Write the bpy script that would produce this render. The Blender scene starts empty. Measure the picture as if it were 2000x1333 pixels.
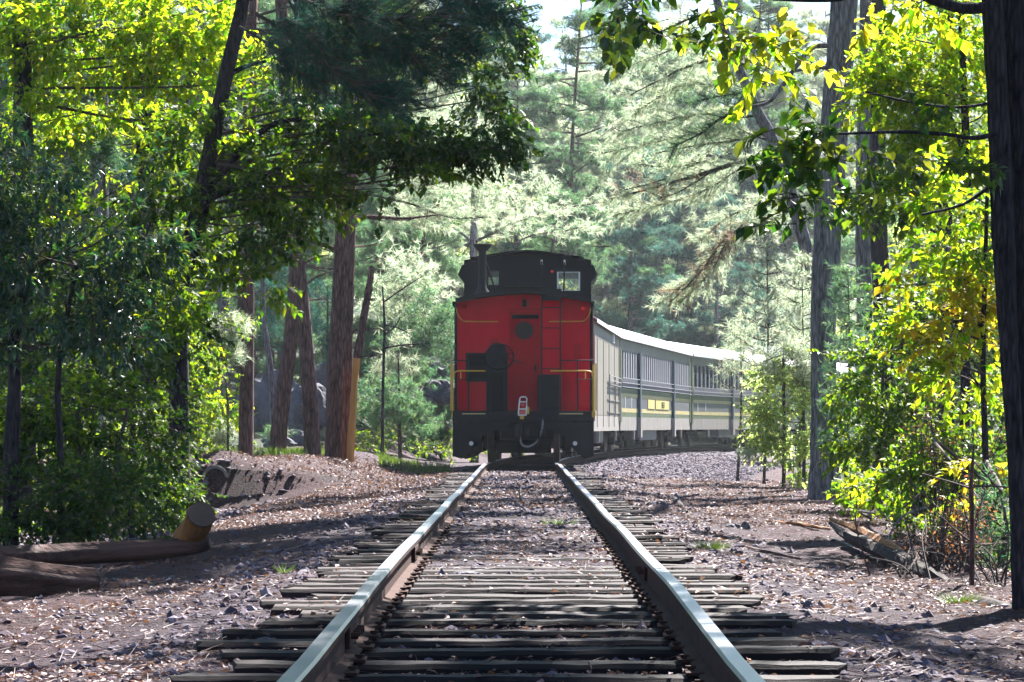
import bpy, math, random
import numpy as np
from mathutils import Vector, Matrix
rng = np.random.default_rng(7)
random.seed(7)
PI = math.pi
sc = bpy.context.scene
# ------------------------------------------------------------------ camera, sky, sun, exposure
F = 5556.0; CX = 1019.0; CY = 833.0; EYE = 0.99          # focal length in photo pixels, vanishing point, eye height
cam_d = bpy.data.cameras.new('camera'); cam = bpy.data.objects.new('camera', cam_d)
sc.collection.objects.link(cam); sc.camera = cam
cam_d.sensor_width = 36; cam_d.lens = F / 2000 * 36
cam_d.shift_x = -(CX - 1000) / 2000; cam_d.shift_y = (CY - 666.5) / 2000
cam_d.clip_start = 0.1; cam_d.clip_end = 2000
cam.location = (0, 0, EYE); cam.rotation_euler = (PI / 2, 0, 0)
cam_d.dof.use_dof = False
SUN_EL = math.radians(46); SUN_AZ = math.radians(24)      # azimuth clockwise from +Y (ahead, to the right)
world = bpy.data.worlds.new('World'); sc.world = world; world.use_nodes = True
wn = world.node_tree; wn.nodes.clear()
sky = wn.nodes.new('ShaderNodeTexSky'); sky.sky_type = 'NISHITA'; sky.sun_disc = False
sky.sun_elevation = SUN_EL; sky.sun_rotation = SUN_AZ; sky.air_density = 1.0; sky.dust_density = 0.3; sky.ozone_density = 4.0
bg = wn.nodes.new('ShaderNodeBackground'); bg.inputs['Strength'].default_value = 0.05
wo = wn.nodes.new('ShaderNodeOutputWorld')
wn.links.new(sky.outputs[0], bg.inputs[0]); wn.links.new(bg.outputs[0], wo.inputs[0])
sun_d = bpy.data.lights.new('sun', 'SUN'); sun_d.energy = 5.0; sun_d.angle = math.radians(0.5); sun_d.color = (1.0, 0.955, 0.90)
sun = bpy.data.objects.new('sun', sun_d); sc.collection.objects.link(sun)
sdir = Vector((math.sin(SUN_AZ) * math.cos(SUN_EL), math.cos(SUN_AZ) * math.cos(SUN_EL), math.sin(SUN_EL)))
sun.rotation_euler = sdir.to_track_quat('Z', 'Y').to_euler(); sun.location = (0, 0, 60)
sc.view_settings.view_transform = 'Standard'; sc.view_settings.look = 'None'
sc.view_settings.exposure = 2.45; sc.view_settings.gamma = 1.0; sc.view_settings.use_curve_mapping = False
HAZE_DENSITY = 0.0002; HAZE_ANISO = 0.4
cy = sc.cycles
cy.use_denoising = True; cy.max_bounces = 5; cy.diffuse_bounces = 2; cy.glossy_bounces = 2; cy.transmission_bounces = 3
cy.volume_bounces = 0; cy.transparent_max_bounces = 6; cy.use_adaptive_sampling = True; cy.adaptive_threshold = 0.02
cy.sample_clamp_indirect = 6; cy.caustics_reflective = False; cy.caustics_refractive = False

def P(px, py, d):                                        # photo pixel + distance -> place in the world
    return np.array(((px - CX) / F * d, d, EYE + (CY - py) / F * d))

# ------------------------------------------------------------------ mesh helpers
class G:
    def __init__(s): s.v = []; s.f = []; s.n = 0
    def add(s, v, f, mi=0):
        v = np.asarray(v, float).reshape(-1, 3); f = np.asarray(f, int)
        if len(v) == 0 or len(f) == 0: return
        s.v.append(v); s.f.append((f + s.n, mi)); s.n += len(v)
    def mesh(s, name, mats, smooth=False):
        me = bpy.data.meshes.new(name)
        V = np.concatenate(s.v).astype(np.float32)
        me.vertices.add(len(V)); me.vertices.foreach_set('co', V.ravel())
        loops = np.concatenate([f.ravel() for f, _ in s.f]).astype(np.int32)
        tot = np.concatenate([np.full(len(f), f.shape[1]) for f, _ in s.f]).astype(np.int32)
        start = np.concatenate([[0], np.cumsum(tot)[:-1]]).astype(np.int32)
        mi = np.concatenate([np.full(len(f), m) for f, m in s.f]).astype(np.int32)
        me.loops.add(len(loops)); me.loops.foreach_set('vertex_index', loops)
        me.polygons.add(len(tot)); me.polygons.foreach_set('loop_start', start); me.polygons.foreach_set('loop_total', tot)
        me.polygons.foreach_set('material_index', mi)
        me.polygons.foreach_set('use_smooth', np.full(len(tot), smooth))
        me.update(calc_edges=True); me.validate()
        for m in (mats if isinstance(mats, (list, tuple)) else [mats]): me.materials.append(m)
        return me
    def build(s, name, mats, parent=None, smooth=False, kind=None, label=None, loc=None):
        me = s.mesh(name, mats, smooth)
        return link(name, me, parent, kind, label, loc)
def link(name, me, parent=None, kind=None, label=None, loc=None, rot=None, scale=None):
    o = bpy.data.objects.new(name, me); sc.collection.objects.link(o)
    if parent is not None: o.parent = parent
    if kind: o['kind'] = kind
    if label: o['label'] = label
    if loc is not None: o.location = loc
    if rot is not None: o.rotation_euler = rot
    if scale is not None: o.scale = scale
    return o
def thing(name, label, cat, loc=(0, 0, 0), rz=0, group=None):
    o = bpy.data.objects.new(name, None); sc.collection.objects.link(o)
    o.empty_display_size = 0.2; o.location = loc; o.rotation_euler = (0, 0, rz)
    o['label'] = label; o['category'] = cat
    if group: o['group'] = group
    return o
def tag(o, label, cat, group=None):
    o['label'] = label; o['category'] = cat
    if group: o['group'] = group
    return o

def unit(v): return v / (np.linalg.norm(v, axis=-1, keepdims=True) + 1e-9)
BOXF = np.array([[0,3,2,1],[4,5,6,7],[0,1,5,4],[1,2,6,5],[2,3,7,6],[3,0,4,7]])
def box(g, x0, x1, y0, y1, z0, z1, mi=0, bev=0.0):
    x0, x1 = sorted((x0, x1)); y0, y1 = sorted((y0, y1)); z0, z1 = sorted((z0, z1))
    b = min(bev, (x1-x0)*.45, (y1-y0)*.45, (z1-z0)*.45)
    if b <= 0:
        g.add([[x0,y0,z0],[x1,y0,z0],[x1,y1,z0],[x0,y1,z0],[x0,y0,z1],[x1,y0,z1],[x1,y1,z1],[x0,y1,z1]], BOXF, mi); return
    # chamfered box: 24 verts
    vs = []; idx = {}
    for sx in (0, 1):
        for sy in (0, 1):
            for sz in (0, 1):
                X = (x0, x1)[sx]; Y = (y0, y1)[sy]; Z = (z0, z1)[sz]
                ix = X + (b if sx == 0 else -b); iy = Y + (b if sy == 0 else -b); iz = Z + (b if sz == 0 else -b)
                idx[(sx,sy,sz,0)] = len(vs); vs.append([X, iy, iz])
                idx[(sx,sy,sz,1)] = len(vs); vs.append([ix, Y, iz])
                idx[(sx,sy,sz,2)] = len(vs); vs.append([ix, iy, Z])
    q = []
    for a in range(3):
        o1, o2 = [(1,2),(0,2),(0,1)][a]
        for s_ in (0, 1):
            c = []
            for (u, w) in ((0,0),(1,0),(1,1),(0,1)):
                k = [0,0,0]; k[a] = s_; k[o1] = u; k[o2] = w; c.append(idx[(*k, a)])
            q.append(c)
    for a in range(3):                                   # edges along axis a
        o1, o2 = [(1,2),(0,2),(0,1)][a]
        for u in (0, 1):
            for w in (0, 1):
                k0 = [0,0,0]; k0[o1] = u; k0[o2] = w; k1 = list(k0); k1[a] = 1
                q.append([idx[(*k0,o1)], idx[(*k1,o1)], idx[(*k1,o2)], idx[(*k0,o2)]])
    t = [[idx[(sx,sy,sz,0)], idx[(sx,sy,sz,1)], idx[(sx,sy,sz,2)]] for sx in (0,1) for sy in (0,1) for sz in (0,1)]
    g.add(vs, q, mi); g.add(vs, t, mi)
def tube(g, pts, rad, sides=6, mi=0, rough=0.0, caps=True, groove=0.0):
    pts = np.asarray(pts, float); n = len(pts); rad = np.broadcast_to(np.asarray(rad, float), (n,))
    T = np.gradient(pts, axis=0); T = unit(T)
    ref = np.array([0, 0, 1.0]) if abs(T[:, 2]).mean() < .8 else np.array([1.0, 0, 0])
    A = unit(np.cross(T, ref)); B = np.cross(T, A)
    th = np.arange(sides) / sides * 2 * PI
    r = rad[:, None] * np.ones(sides)
    if groove: r = r * (1 + groove * rng.normal(size=(1, sides)) + groove * .5 * np.sin(np.linspace(0, 9, n))[:, None] * rng.normal(size=(1, sides)))
    if rough: r = r * (1 + rough * rng.normal(size=(n, sides)))
    V = pts[:, None, :] + r[..., None] * (np.cos(th)[None, :, None] * A[:, None, :] + np.sin(th)[None, :, None] * B[:, None, :])
    i = np.arange(n - 1)[:, None] * sides; j = np.arange(sides)[None, :]; k = (j + 1) % sides
    f = np.stack([i + j, i + k, i + sides + k, i + sides + j], -1).reshape(-1, 4)
    g.add(V.reshape(-1, 3), f, mi)
    if caps:
        for e, o in ((0, 1), (n - 1, 0)):
            c = V[e]; cen = pts[e]
            a = np.arange(sides); b = (a + 1) % sides; m = np.full(sides, sides)
            g.add(np.vstack([c, cen]), np.stack([b, a, m] if o else [a, b, m], -1), mi)
def smooth_path(pts, n=4):
    pts = np.asarray(pts, float)
    if len(pts) < 3: return np.linspace(pts[0], pts[-1], n + 1)
    q = np.vstack([2*pts[0]-pts[1], pts, 2*pts[-1]-pts[-2]]); out = []
    for i in range(1, len(q) - 2):
        for t in np.arange(n) / n:
            a, b, c, d = q[i-1], q[i], q[i+1], q[i+2]
            out.append(.5*((2*b)+(-a+c)*t+(2*a-5*b+4*c-d)*t*t+(-a+3*b-3*c+d)*t**3))
    out.append(pts[-1]); return np.array(out)
def sticks(g, A, B, ra, rb, mi=0):                       # many straight three-sided twigs at once
    A = np.asarray(A, float); B = np.asarray(B, float); n = len(A)
    if n == 0: return
    T = unit(B - A); ref = np.where(np.abs(T[:, 2:3]) < .8, np.array([[0, 0, 1.0]]), np.array([[1.0, 0, 0]]))
    U = unit(np.cross(T, ref)); W = np.cross(T, U)
    ra = np.broadcast_to(ra, (n,)); rb = np.broadcast_to(rb, (n,)); V = np.zeros((n, 6, 3))
    for k in range(3):
        a = k * 2 * PI / 3; D = math.cos(a) * U + math.sin(a) * W
        V[:, k] = A + D * ra[:, None]; V[:, 3 + k] = B + D * rb[:, None]
    f = np.array([[0,1,4,3],[1,2,5,4],[2,0,3,5]])
    g.add(V.reshape(-1, 3), (np.arange(n)[:, None, None] * 6 + f[None]).reshape(-1, 4), mi)
def prism(g, poly, y0, y1, mi=0):                         # polygon in x,z pushed along y
    n = len(poly); v = [[x, y0, z] for x, z in poly] + [[x, y1, z] for x, z in poly]
    g.add(v, [[i, (i+1) % n, n + (i+1) % n, n + i] for i in range(n)], mi)
    g.add(v, [list(range(n))], mi); g.add(v, [list(range(2*n-1, n-1, -1))], mi)
def lathe(g, prof, c=(0, 0, 0), sides=20, mi=0):          # profile (r, z) round a vertical axis
    n = len(prof); th = np.arange(sides) / sides * 2 * PI; pr = np.array(prof)
    V = np.stack([pr[:, 0:1] * np.cos(th) + c[0], pr[:, 0:1] * np.sin(th) + c[1], np.repeat(pr[:, 1:2], sides, 1) + c[2]], -1)
    i = np.arange(n - 1)[:, None] * sides; j = np.arange(sides)[None]; k = (j + 1) % sides
    g.add(V.reshape(-1, 3), np.stack([i + j, i + k, i + sides + k, i + sides + j], -1).reshape(-1, 4), mi)
def disc_x(g, c, r, w, sides=24, mi=0, inner=None):       # a wheel-like disc, axis along x
    prof = [(0.001, -w/2), (r*.9, -w/2), (r, -w/2*.8), (r, w/2*.8), (r*.9, w/2), (0.001, w/2)]
    h = G(); lathe(h, prof, (0, 0, 0), sides)
    v = np.concatenate(h.v); v = np.stack([v[:, 2], v[:, 0], v[:, 1]], -1) + np.array(c)
    g.add(v, h.f[0][0], mi)

# ------------------------------------------------------------------ noise for the terrain
_perm = rng.random((256, 256))
def vnoise(x, y):
    xi = np.floor(x).astype(int); yi = np.floor(y).astype(int); fx = x - xi; fy = y - yi
    fx = fx*fx*(3-2*fx); fy = fy*fy*(3-2*fy)
    g = lambda a, b: _perm[a % 256, b % 256]
    return (g(xi,yi)*(1-fx)+g(xi+1,yi)*fx)*(1-fy)+(g(xi,yi+1)*(1-fx)+g(xi+1,yi+1)*fx)*fy - .5
def ss(a, b, x): t = np.clip((x - a) / (b - a), 0, 1); return t*t*(3-2*t)
KC = 0.00419
def xc(y):                                                # track centre line: straight, then a long right-hand curve
    y = np.asarray(y, float); t = np.clip(y - 60, 0, 110)
    return .5 * KC * t * t + np.where(y > 170, (y - 170) * KC * 110, 0)
def zt(y): return np.interp(y, [0, 10, 14, 24, 50, 56, 62, 66, 500], [0, 0, .05, .05, .06, .07, .01, 0, 0])
def H(x, y, micro=True):
    x = np.asarray(x, float); y = np.asarray(y, float)
    u = x - xc(y); au = np.abs(u); bed0 = zt(y)
    inner = np.where(au < .68, -.045 + .043 * ss(15.5, 22, y), -.05 + .012 * ss(20, 40, y))
    z = bed0 + inner
    a = np.clip(-1.4 - u, 0, None); b = np.clip(u - 1.4, 0, None)
    zl = z - .10 * ss(0, 1.2, a) - .035 * np.minimum(a, 12)
    zl -= .30 * np.exp(-((u + 5.3) / 1.3)**2) * ss(26, 36, y) * (1 - ss(49, 51.5, y))
    wl = (ss(43, 57, y) * (1 - ss(2.8, 4.0, -u)) + ss(49.6, 50.4, y) * ss(2.8, 4.0, -u)) * (1 - ss(66, 84, y)) * ss(.2, 3.2, a)
    zl = zl * (1 - wl) + (.37 + .26 * vnoise(x * .5 + 5, y * .22) + .10 * vnoise(x * 1.7, y * .7 + 9)) * wl
    zl += .20 * np.exp(-((x + 5.35) / .7)**2 - ((y - 51.0) / .5)**2)
    wl2 = ss(72, 92, y) * ss(2, 9, a); zl = zl + wl2 * (1.8 + .12 * np.minimum(a, 30))
    xe = 3.3 + (np.minimum(y, 60) - 18) * .06 + np.clip(y - 60, 0, 200) * .5
    e = np.clip(x - xe, 0, None)
    zr = z - .13 * ss(0, 1.1, b) - .012 * b - np.minimum(.42 * e, 2.6) * (1 - ss(80, 110, y)) * ss(0, .8, e)
    wr = ss(60, 74, y) * ss(.1, 3.6, b); zr = zr * (1 - wr) - .55 * wr
    z = np.where(u < 0, zl, zr)
    far = np.clip(y - 128 - .25 * np.abs(x), 0, 160); z = z + far * .12 + far * far * .0003
    z = z + ss(14, 60, np.abs(x)) * 3.0 * ss(60, 120, y)
    if micro:
        off = ss(.0, .5, a + b)
        z = z + (.012 + .10 * off) * vnoise(x * 1.3 + 9, y * .9) * .6 + (.008 + .02 * off) * vnoise(x * 5, y * 4 + 3) * (1 - .7 * ss(28, 45, y)) + .010 * vnoise(x * 14, y * 11) * (1 - ss(22, 34, y))
        z = z - .16 * np.exp(-((x + 4.4) / 1.3)**2 - ((y - 21) / 1.6)**2)
    return z

# ------------------------------------------------------------------ materials
def new_mat(name):
    m = bpy.data.materials.new(name); m.use_nodes = True; nt = m.node_tree; nt.nodes.clear()
    out = nt.nodes.new('ShaderNodeOutputMaterial'); return m, nt, out
def noise_tex(nt, scale, detail=4, stretch=None, coord='Object', rough=.6):
    tc = nt.nodes.new('ShaderNodeTexCoord'); mp = nt.nodes.new('ShaderNodeMapping')
    nt.links.new(tc.outputs[coord], mp.inputs[0])
    if stretch: mp.inputs['Scale'].default_value = stretch
    n = nt.nodes.new('ShaderNodeTexNoise'); n.inputs['Scale'].default_value = scale; n.inputs['Detail'].default_value = detail
    n.inputs['Roughness'].default_value = rough
    nt.links.new(mp.outputs[0], n.inputs['Vector']); return n
def ramp(nt, src, stops):
    r = nt.nodes.new('ShaderNodeValToRGB'); e = r.color_ramp.elements
    while len(e) < len(stops): e.new(.5)
    for k, (p, c) in enumerate(stops): e[k].position = p; e[k].color = (*c, 1)
    nt.links.new(src, r.inputs[0]); return r
def paint(name, col, rough=.5, metal=0.0, var=.25, scale=3, bump=.0, dirt=None, stretch=None, bscale=None, spec=.5):
    m, nt, out = new_mat(name); b = nt.nodes.new('ShaderNodeBsdfPrincipled')
    n = noise_tex(nt, scale, 6, stretch); c = np.array(col)
    st = [(.3, tuple(c * (1 - var))), (.55, tuple(c)), (.75, tuple(np.minimum(c * (1 + var * .8), 1)))]
    if dirt is not None: st = [(.28, dirt), (.45, tuple(c * (1 - var * .5))), (.7, tuple(np.minimum(c * (1 + var * .5), 1)))]
    r = ramp(nt, n.outputs['Fac'], st); nt.links.new(r.outputs[0], b.inputs['Base Color'])
    b.inputs['Roughness'].default_value = rough; b.inputs['Metallic'].default_value = metal
    b.inputs['Specular IOR Level'].default_value = spec
    if bump:
        n2 = noise_tex(nt, bscale or scale * 5, 6, stretch); bp = nt.nodes.new('ShaderNodeBump'); bp.inputs['Strength'].default_value = 1
        bp.inputs['Distance'].default_value = bump; nt.links.new(n2.outputs['Fac'], bp.inputs['Height']); nt.links.new(bp.outputs[0], b.inputs['Normal'])
    nt.links.new(b.outputs[0], out.inputs[0]); return m
def leaf_mat(name, cols, trans, rough=.45, tmix=.45, spec=.5, bybranch=None):
    m, nt, out = new_mat(name); geo = nt.nodes.new('ShaderNodeNewGeometry')
    b = nt.nodes.new('ShaderNodeBsdfPrincipled'); t = nt.nodes.new('ShaderNodeBsdfTranslucent'); mx = nt.nodes.new('ShaderNodeMixShader')
    k = len(cols); r = ramp(nt, geo.outputs['Random Per Island'], [(i / max(1, k - 1), c) for i, c in enumerate(cols)])
    r2 = ramp(nt, geo.outputs['Random Per Island'], [(i / max(1, len(trans) - 1), c) for i, c in enumerate(trans)])
    nt.links.new(r.outputs[0], b.inputs['Base Color']); nt.links.new(r2.outputs[0], t.inputs['Color'])
    b.inputs['Roughness'].default_value = rough; b.inputs['Specular IOR Level'].default_value = spec
    mx.inputs[0].default_value = tmix; nt.links.new(b.outputs[0], mx.inputs[1]); nt.links.new(t.outputs[0], mx.inputs[2])
    nt.links.new(mx.outputs[0], out.inputs[0]); return m
def bark_mat(name, dark, light, scale=14, bump=.012, lichen=None):
    m, nt, out = new_mat(name); b = nt.nodes.new('ShaderNodeBsdfPrincipled')
    n = noise_tex(nt, scale * 1.8, 8, (1, 1, .16), rough=.75); v = nt.nodes.new('ShaderNodeTexVoronoi'); v.feature = 'DISTANCE_TO_EDGE'
    tc = nt.nodes.new('ShaderNodeTexCoord'); mp = nt.nodes.new('ShaderNodeMapping'); mp.inputs['Scale'].default_value = (1, 1, .16)
    nt.links.new(tc.outputs['Object'], mp.inputs[0]); nt.links.new(mp.outputs[0], v.inputs['Vector']); v.inputs['Scale'].default_value = scale * 2.2
    ml = nt.nodes.new('ShaderNodeMath'); ml.operation = 'MULTIPLY'; ml.inputs[1].default_value = .8
    mn = nt.nodes.new('ShaderNodeMath'); mn.operation = 'ADD'
    nt.links.new(v.outputs['Distance'], ml.inputs[0]); nt.links.new(ml.outputs[0], mn.inputs[0]); nt.links.new(n.outputs['Fac'], mn.inputs[1])
    st = [(.40, dark), (.62, tuple((np.array(dark) + np.array(light)) / 2)), (.85, light)]
    r = ramp(nt, mn.outputs[0], st); nt.links.new(r.outputs[0], b.inputs['Base Color'])
    b.inputs['Roughness'].default_value = .9; b.inputs['Specular IOR Level'].default_value = .2
    bp = nt.nodes.new('ShaderNodeBump'); bp.inputs['Distance'].default_value = bump; nt.links.new(mn.outputs[0], bp.inputs['Height'])
    nt.links.new(bp.outputs[0], b.inputs['Normal']); nt.links.new(b.outputs[0], out.inputs[0]); return m
M = {}
M['leaf_lit'] = leaf_mat('broad_leaf_lit_tone', [(.04,.09,.006),(.07,.13,.008),(.11,.15,.01),(.06,.11,.008)], [(.14,.40,.008),(.34,.58,.01),(.60,.74,.014),(.84,.80,.03)], tmix=.6, rough=.55, spec=.3)  # lit copy of the green leaf, sunlight put into its colour
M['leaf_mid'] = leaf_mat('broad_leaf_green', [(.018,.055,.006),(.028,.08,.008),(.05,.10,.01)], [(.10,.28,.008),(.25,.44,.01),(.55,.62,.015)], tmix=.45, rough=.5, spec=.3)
M['leaf_dark'] = leaf_mat('broad_leaf_dark', [(.008,.030,.008),(.013,.045,.010),(.022,.055,.008)], [(.05,.18,.014),(.12,.28,.014),(.36,.46,.015)], tmix=.32, rough=.5, spec=.3)  # dark copy of the green leaf, shade put into its colour
M['leaf_gloss'] = leaf_mat('laurel_leaf', [(.016,.055,.045),(.024,.07,.055),(.030,.08,.045)], [(.03,.16,.05),(.08,.24,.04),(.40,.46,.02)], tmix=.25, rough=.34, spec=.6)
M['leaf_autumn'] = leaf_mat('broad_leaf_turning', [(.07,.10,.008),(.14,.14,.012),(.09,.12,.01),(.16,.11,.012),(.10,.13,.012)], [(.42,.55,.01),(.80,.74,.02),(.60,.68,.02),(.90,.52,.03),(.55,.62,.02)], tmix=.55, rough=.5, spec=.3)
M['leaf_pale'] = leaf_mat('broad_leaf_pale', [(.10,.18,.05),(.15,.22,.06),(.19,.22,.06)], [(.44,.66,.18),(.62,.78,.24),(.82,.80,.2)], tmix=.68, rough=.5, spec=.3)  # pale leaf copy, brightness of sun and haze put into the colour
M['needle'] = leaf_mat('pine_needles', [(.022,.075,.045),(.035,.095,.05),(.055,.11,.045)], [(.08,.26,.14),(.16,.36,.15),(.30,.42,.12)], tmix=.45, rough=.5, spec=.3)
M['needle_pale'] = leaf_mat('pine_needles_lit_tone', [(.10,.16,.09),(.14,.20,.11),(.20,.18,.12)], [(.42,.62,.40),(.56,.70,.45),(.76,.68,.48)], tmix=.6, rough=.5, spec=.35)  # paler needle copy with sunlight and haze painted into it
M['needle_dark'] = leaf_mat('pine_needles_shade_tone', [(.008,.042,.042),(.012,.055,.05),(.016,.062,.045)], [(.03,.15,.12),(.06,.20,.12)], tmix=.35, rough=.7, spec=.15)  # darker needle copy with shade painted into it
M['needle_teal'] = leaf_mat('pine_needles_teal_haze_tone', [(.012,.055,.060),(.02,.075,.07),(.035,.09,.06)], [(.03,.18,.18),(.06,.24,.18),(.20,.34,.16)], tmix=.4, rough=.5, spec=.3)  # teal needle copy, distant shade and blue haze put into the colour
M['needle_brown'] = leaf_mat('dead_pine_needles', [(.12,.08,.05),(.16,.11,.07),(.10,.08,.05)], [(.42,.28,.18),(.55,.40,.25)], tmix=.45)
M['fern_brown'] = leaf_mat('dead_fern', [(.13,.055,.03),(.19,.085,.04),(.10,.045,.03)], [(.40,.16,.06),(.5,.22,.08)], tmix=.35)
M['grass'] = leaf_mat('grass_blades', [(.03,.06,.01),(.05,.08,.015),(.09,.09,.03)], [(.06,.14,.015),(.18,.26,.03)], tmix=.35)
M['bark_pine'] = bark_mat('pine_bark', (.022,.011,.012), (.20,.11,.10), 9, .02, (.25,.21,.21))
M['bark_grey'] = bark_mat('grey_bark', (.035,.030,.034), (.27,.25,.265), 10, .02, (.36,.36,.38))
M['bark_dark'] = bark_mat('dark_bark', (.006,.005,.008), (.05,.042,.052), 16, .015, (.20,.19,.19))
M['twig'] = paint('twig_bark', (.07,.05,.045), .9, var=.4)
M['wood_fresh'] = paint('split_wood', (.55,.24,.06), .8, var=.4, scale=6, stretch=(1,1,.1), bump=.006)
M['log_wood'] = paint('old_log_wood', (.10,.042,.034), .8, var=.6, scale=12, stretch=(.12,1,1), bump=.03, dirt=(.012,.006,.007), bscale=22)
M['log_dark'] = paint('rotten_wood', (.030,.018,.016), .9, var=.5, scale=6, bump=.02, dirt=(.015,.011,.011))
M['log_ochre'] = paint('ochre_split_wood', (.26,.10,.022), .8, var=.4, scale=7, bump=.01)
M['cut_end'] = paint('sawn_end', (.09,.052,.045), .8, var=.3, scale=10, bump=.004)
M['rock'] = paint('grey_rock', (.11,.105,.13), .9, var=.5, scale=2.2, bump=.10, dirt=(.02,.018,.022), bscale=5)
M['stone'] = leaf_mat('track_ballast_stone', [(.032,.024,.038),(.07,.054,.082),(.12,.096,.135),(.06,.032,.04),(.20,.165,.21)], [(0,0,0),(0,0,0)], rough=.85, tmix=0.0, spec=.3)
M['litter'] = leaf_mat('fallen_leaves', [(.034,.010,.014),(.075,.023,.029),(.14,.052,.056),(.050,.015,.020),(.17,.085,.085),(.11,.042,.045),(.21,.065,.028)], [(.16,.10,.08),(.3,.2,.15),(.35,.16,.06)], rough=.6, tmix=.15, spec=.5)
M['steel'] = paint('worn_rail_steel', (.40,.41,.45), .28, .8, var=.2, scale=2.0, bump=.0006, stretch=(1,.25,1), bscale=12)
M['rust'] = paint('rusty_rail_side', (.055,.026,.020), .85, 0, spec=.15, var=.4, scale=8, bump=.002)
M['iron'] = paint('black_iron', (.007,.008,.011), .6, .1, spec=.2, var=.3, scale=5, bump=.002)
M['red'] = paint('caboose_red_paint', (.58,.0003,.022), .65, spec=.08, var=.18, scale=1.6, bump=.0015, dirt=(.38,.0005,.008), bscale=8, stretch=(1, 1, .3))
M['red_door'] = paint('caboose_door_red', (.40,.0005,.012), .65, spec=.08, var=.15, scale=2)
M['black'] = paint('black_paint', (.004,.006,.012), .6, spec=.15, var=.3, scale=2, bump=.001)
M['teal'] = paint('dark_teal_paint', (.006,.013,.020), .6, spec=.15, var=.25, scale=2)
M['yellow'] = paint('yellow_rail_paint', (.62,.38,.03), .45, var=.15, scale=4)
M['whitepaint'] = paint('white_trim_paint', (.75,.75,.75), .5, var=.08)
M['grille'] = paint('brown_grille', (.022,.010,.008), .7, var=.4, scale=14)
M['carwhite'] = paint('white_roof_paint', (.78,.78,.80), .5, var=.06, scale=.8)
M['cargrey'] = paint('weathered_grey_paint', (.19,.17,.14), .6, var=.14, scale=1.1, bump=.002, stretch=(1,1,.3))
M['carskirt'] = paint('streaked_skirt_paint', (.26,.235,.215), .7, var=.15, scale=1.4, stretch=(3,3,.4), dirt=(.16,.16,.10))
M['olive'] = paint('olive_green_paint', (.10,.13,.07), .5, var=.2, scale=1.4)
M['stripe'] = paint('dull_yellow_stripe', (.50,.42,.20), .5, var=.15, scale=2)
M['carband'] = paint('slate_band_paint', (.11,.115,.13), .45, var=.15)
M['carblue'] = paint('dark_blue_post_paint', (.02,.05,.08), .5, var=.2)
M['bar'] = paint('grey_bar_paint', (.30,.30,.33), .5, var=.1)
M['signyellow'] = paint('yellow_sign_plate', (.60,.50,.18), .5, var=.1)
M['dark'] = paint('dark_shade_tone', (.004,.005,.008), .9, spec=.05, var=.2)  # near-black tone that paints shade into openings
M['tire'] = paint('wheel_iron', (.10,.075,.07), .5, .5, var=.4, scale=8)
M['pipe'] = paint('corrugated_steel', (.15,.135,.14), .9, 0, var=.3, scale=5)
def glass_mat():
    m, nt, out = new_mat('window_glass'); t = nt.nodes.new('ShaderNodeBsdfTransparent'); g = nt.nodes.new('ShaderNodeBsdfGlossy'); mx = nt.nodes.new('ShaderNodeMixShader')
    t.inputs[0].default_value = (.9,.93,.95,1); g.inputs['Roughness'].default_value = .08; mx.inputs[0].default_value = .03
    nt.links.new(t.outputs[0], mx.inputs[1]); nt.links.new(g.outputs[0], mx.inputs[2]); nt.links.new(mx.outputs[0], out.inputs[0]); return m
M['glass'] = glass_mat()
m, nt, out = new_mat('red_lamp_lens'); b = nt.nodes.new('ShaderNodeBsdfPrincipled'); b.inputs['Base Color'].default_value = (.6,.01,.02,1)
b.inputs['Emission Color'].default_value = (1,.02,.03,1); b.inputs['Emission Strength'].default_value = .03; b.inputs['Roughness'].default_value = .2; nt.links.new(b.outputs[0], out.inputs[0]); M['redlamp'] = m
M['redlens'] = paint('red_lens', (.5,.02,.02), .2, var=.05)
# sleepers
def sleeper_mat():
    m, nt, out = new_mat('creosoted_sleeper'); b = nt.nodes.new('ShaderNodeBsdfPrincipled')
    n = noise_tex(nt, 9, 8, (.10, 1, 1), rough=.7); oi = nt.nodes.new('ShaderNodeObjectInfo')
    r = ramp(nt, n.outputs['Fac'], [(.36, (.004,.002,.004)), (.54, (.018,.009,.011)), (.67, (.048,.025,.024)), (.84, (.14,.082,.062))])
    hs = nt.nodes.new('ShaderNodeHueSaturation'); mr = nt.nodes.new('ShaderNodeMapRange'); mr.inputs['To Min'].default_value = .6; mr.inputs['To Max'].default_value = 1.4
    nt.links.new(oi.outputs['Random'], mr.inputs[0]); nt.links.new(mr.outputs[0], hs.inputs['Value']); nt.links.new(r.outputs[0], hs.inputs['Color'])
    nt.links.new(hs.outputs[0], b.inputs['Base Color']); b.inputs['Roughness'].default_value = .75; b.inputs['Specular IOR Level'].default_value = .25
    bp = nt.nodes.new('ShaderNodeBump'); bp.inputs['Distance'].default_value = .012; nt.links.new(n.outputs['Fac'], bp.inputs['Height'])
    nt.links.new(bp.outputs[0], b.inputs['Normal']); nt.links.new(b.outputs[0], out.inputs[0]); return m
M['sleeper'] = sleeper_mat()
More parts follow.
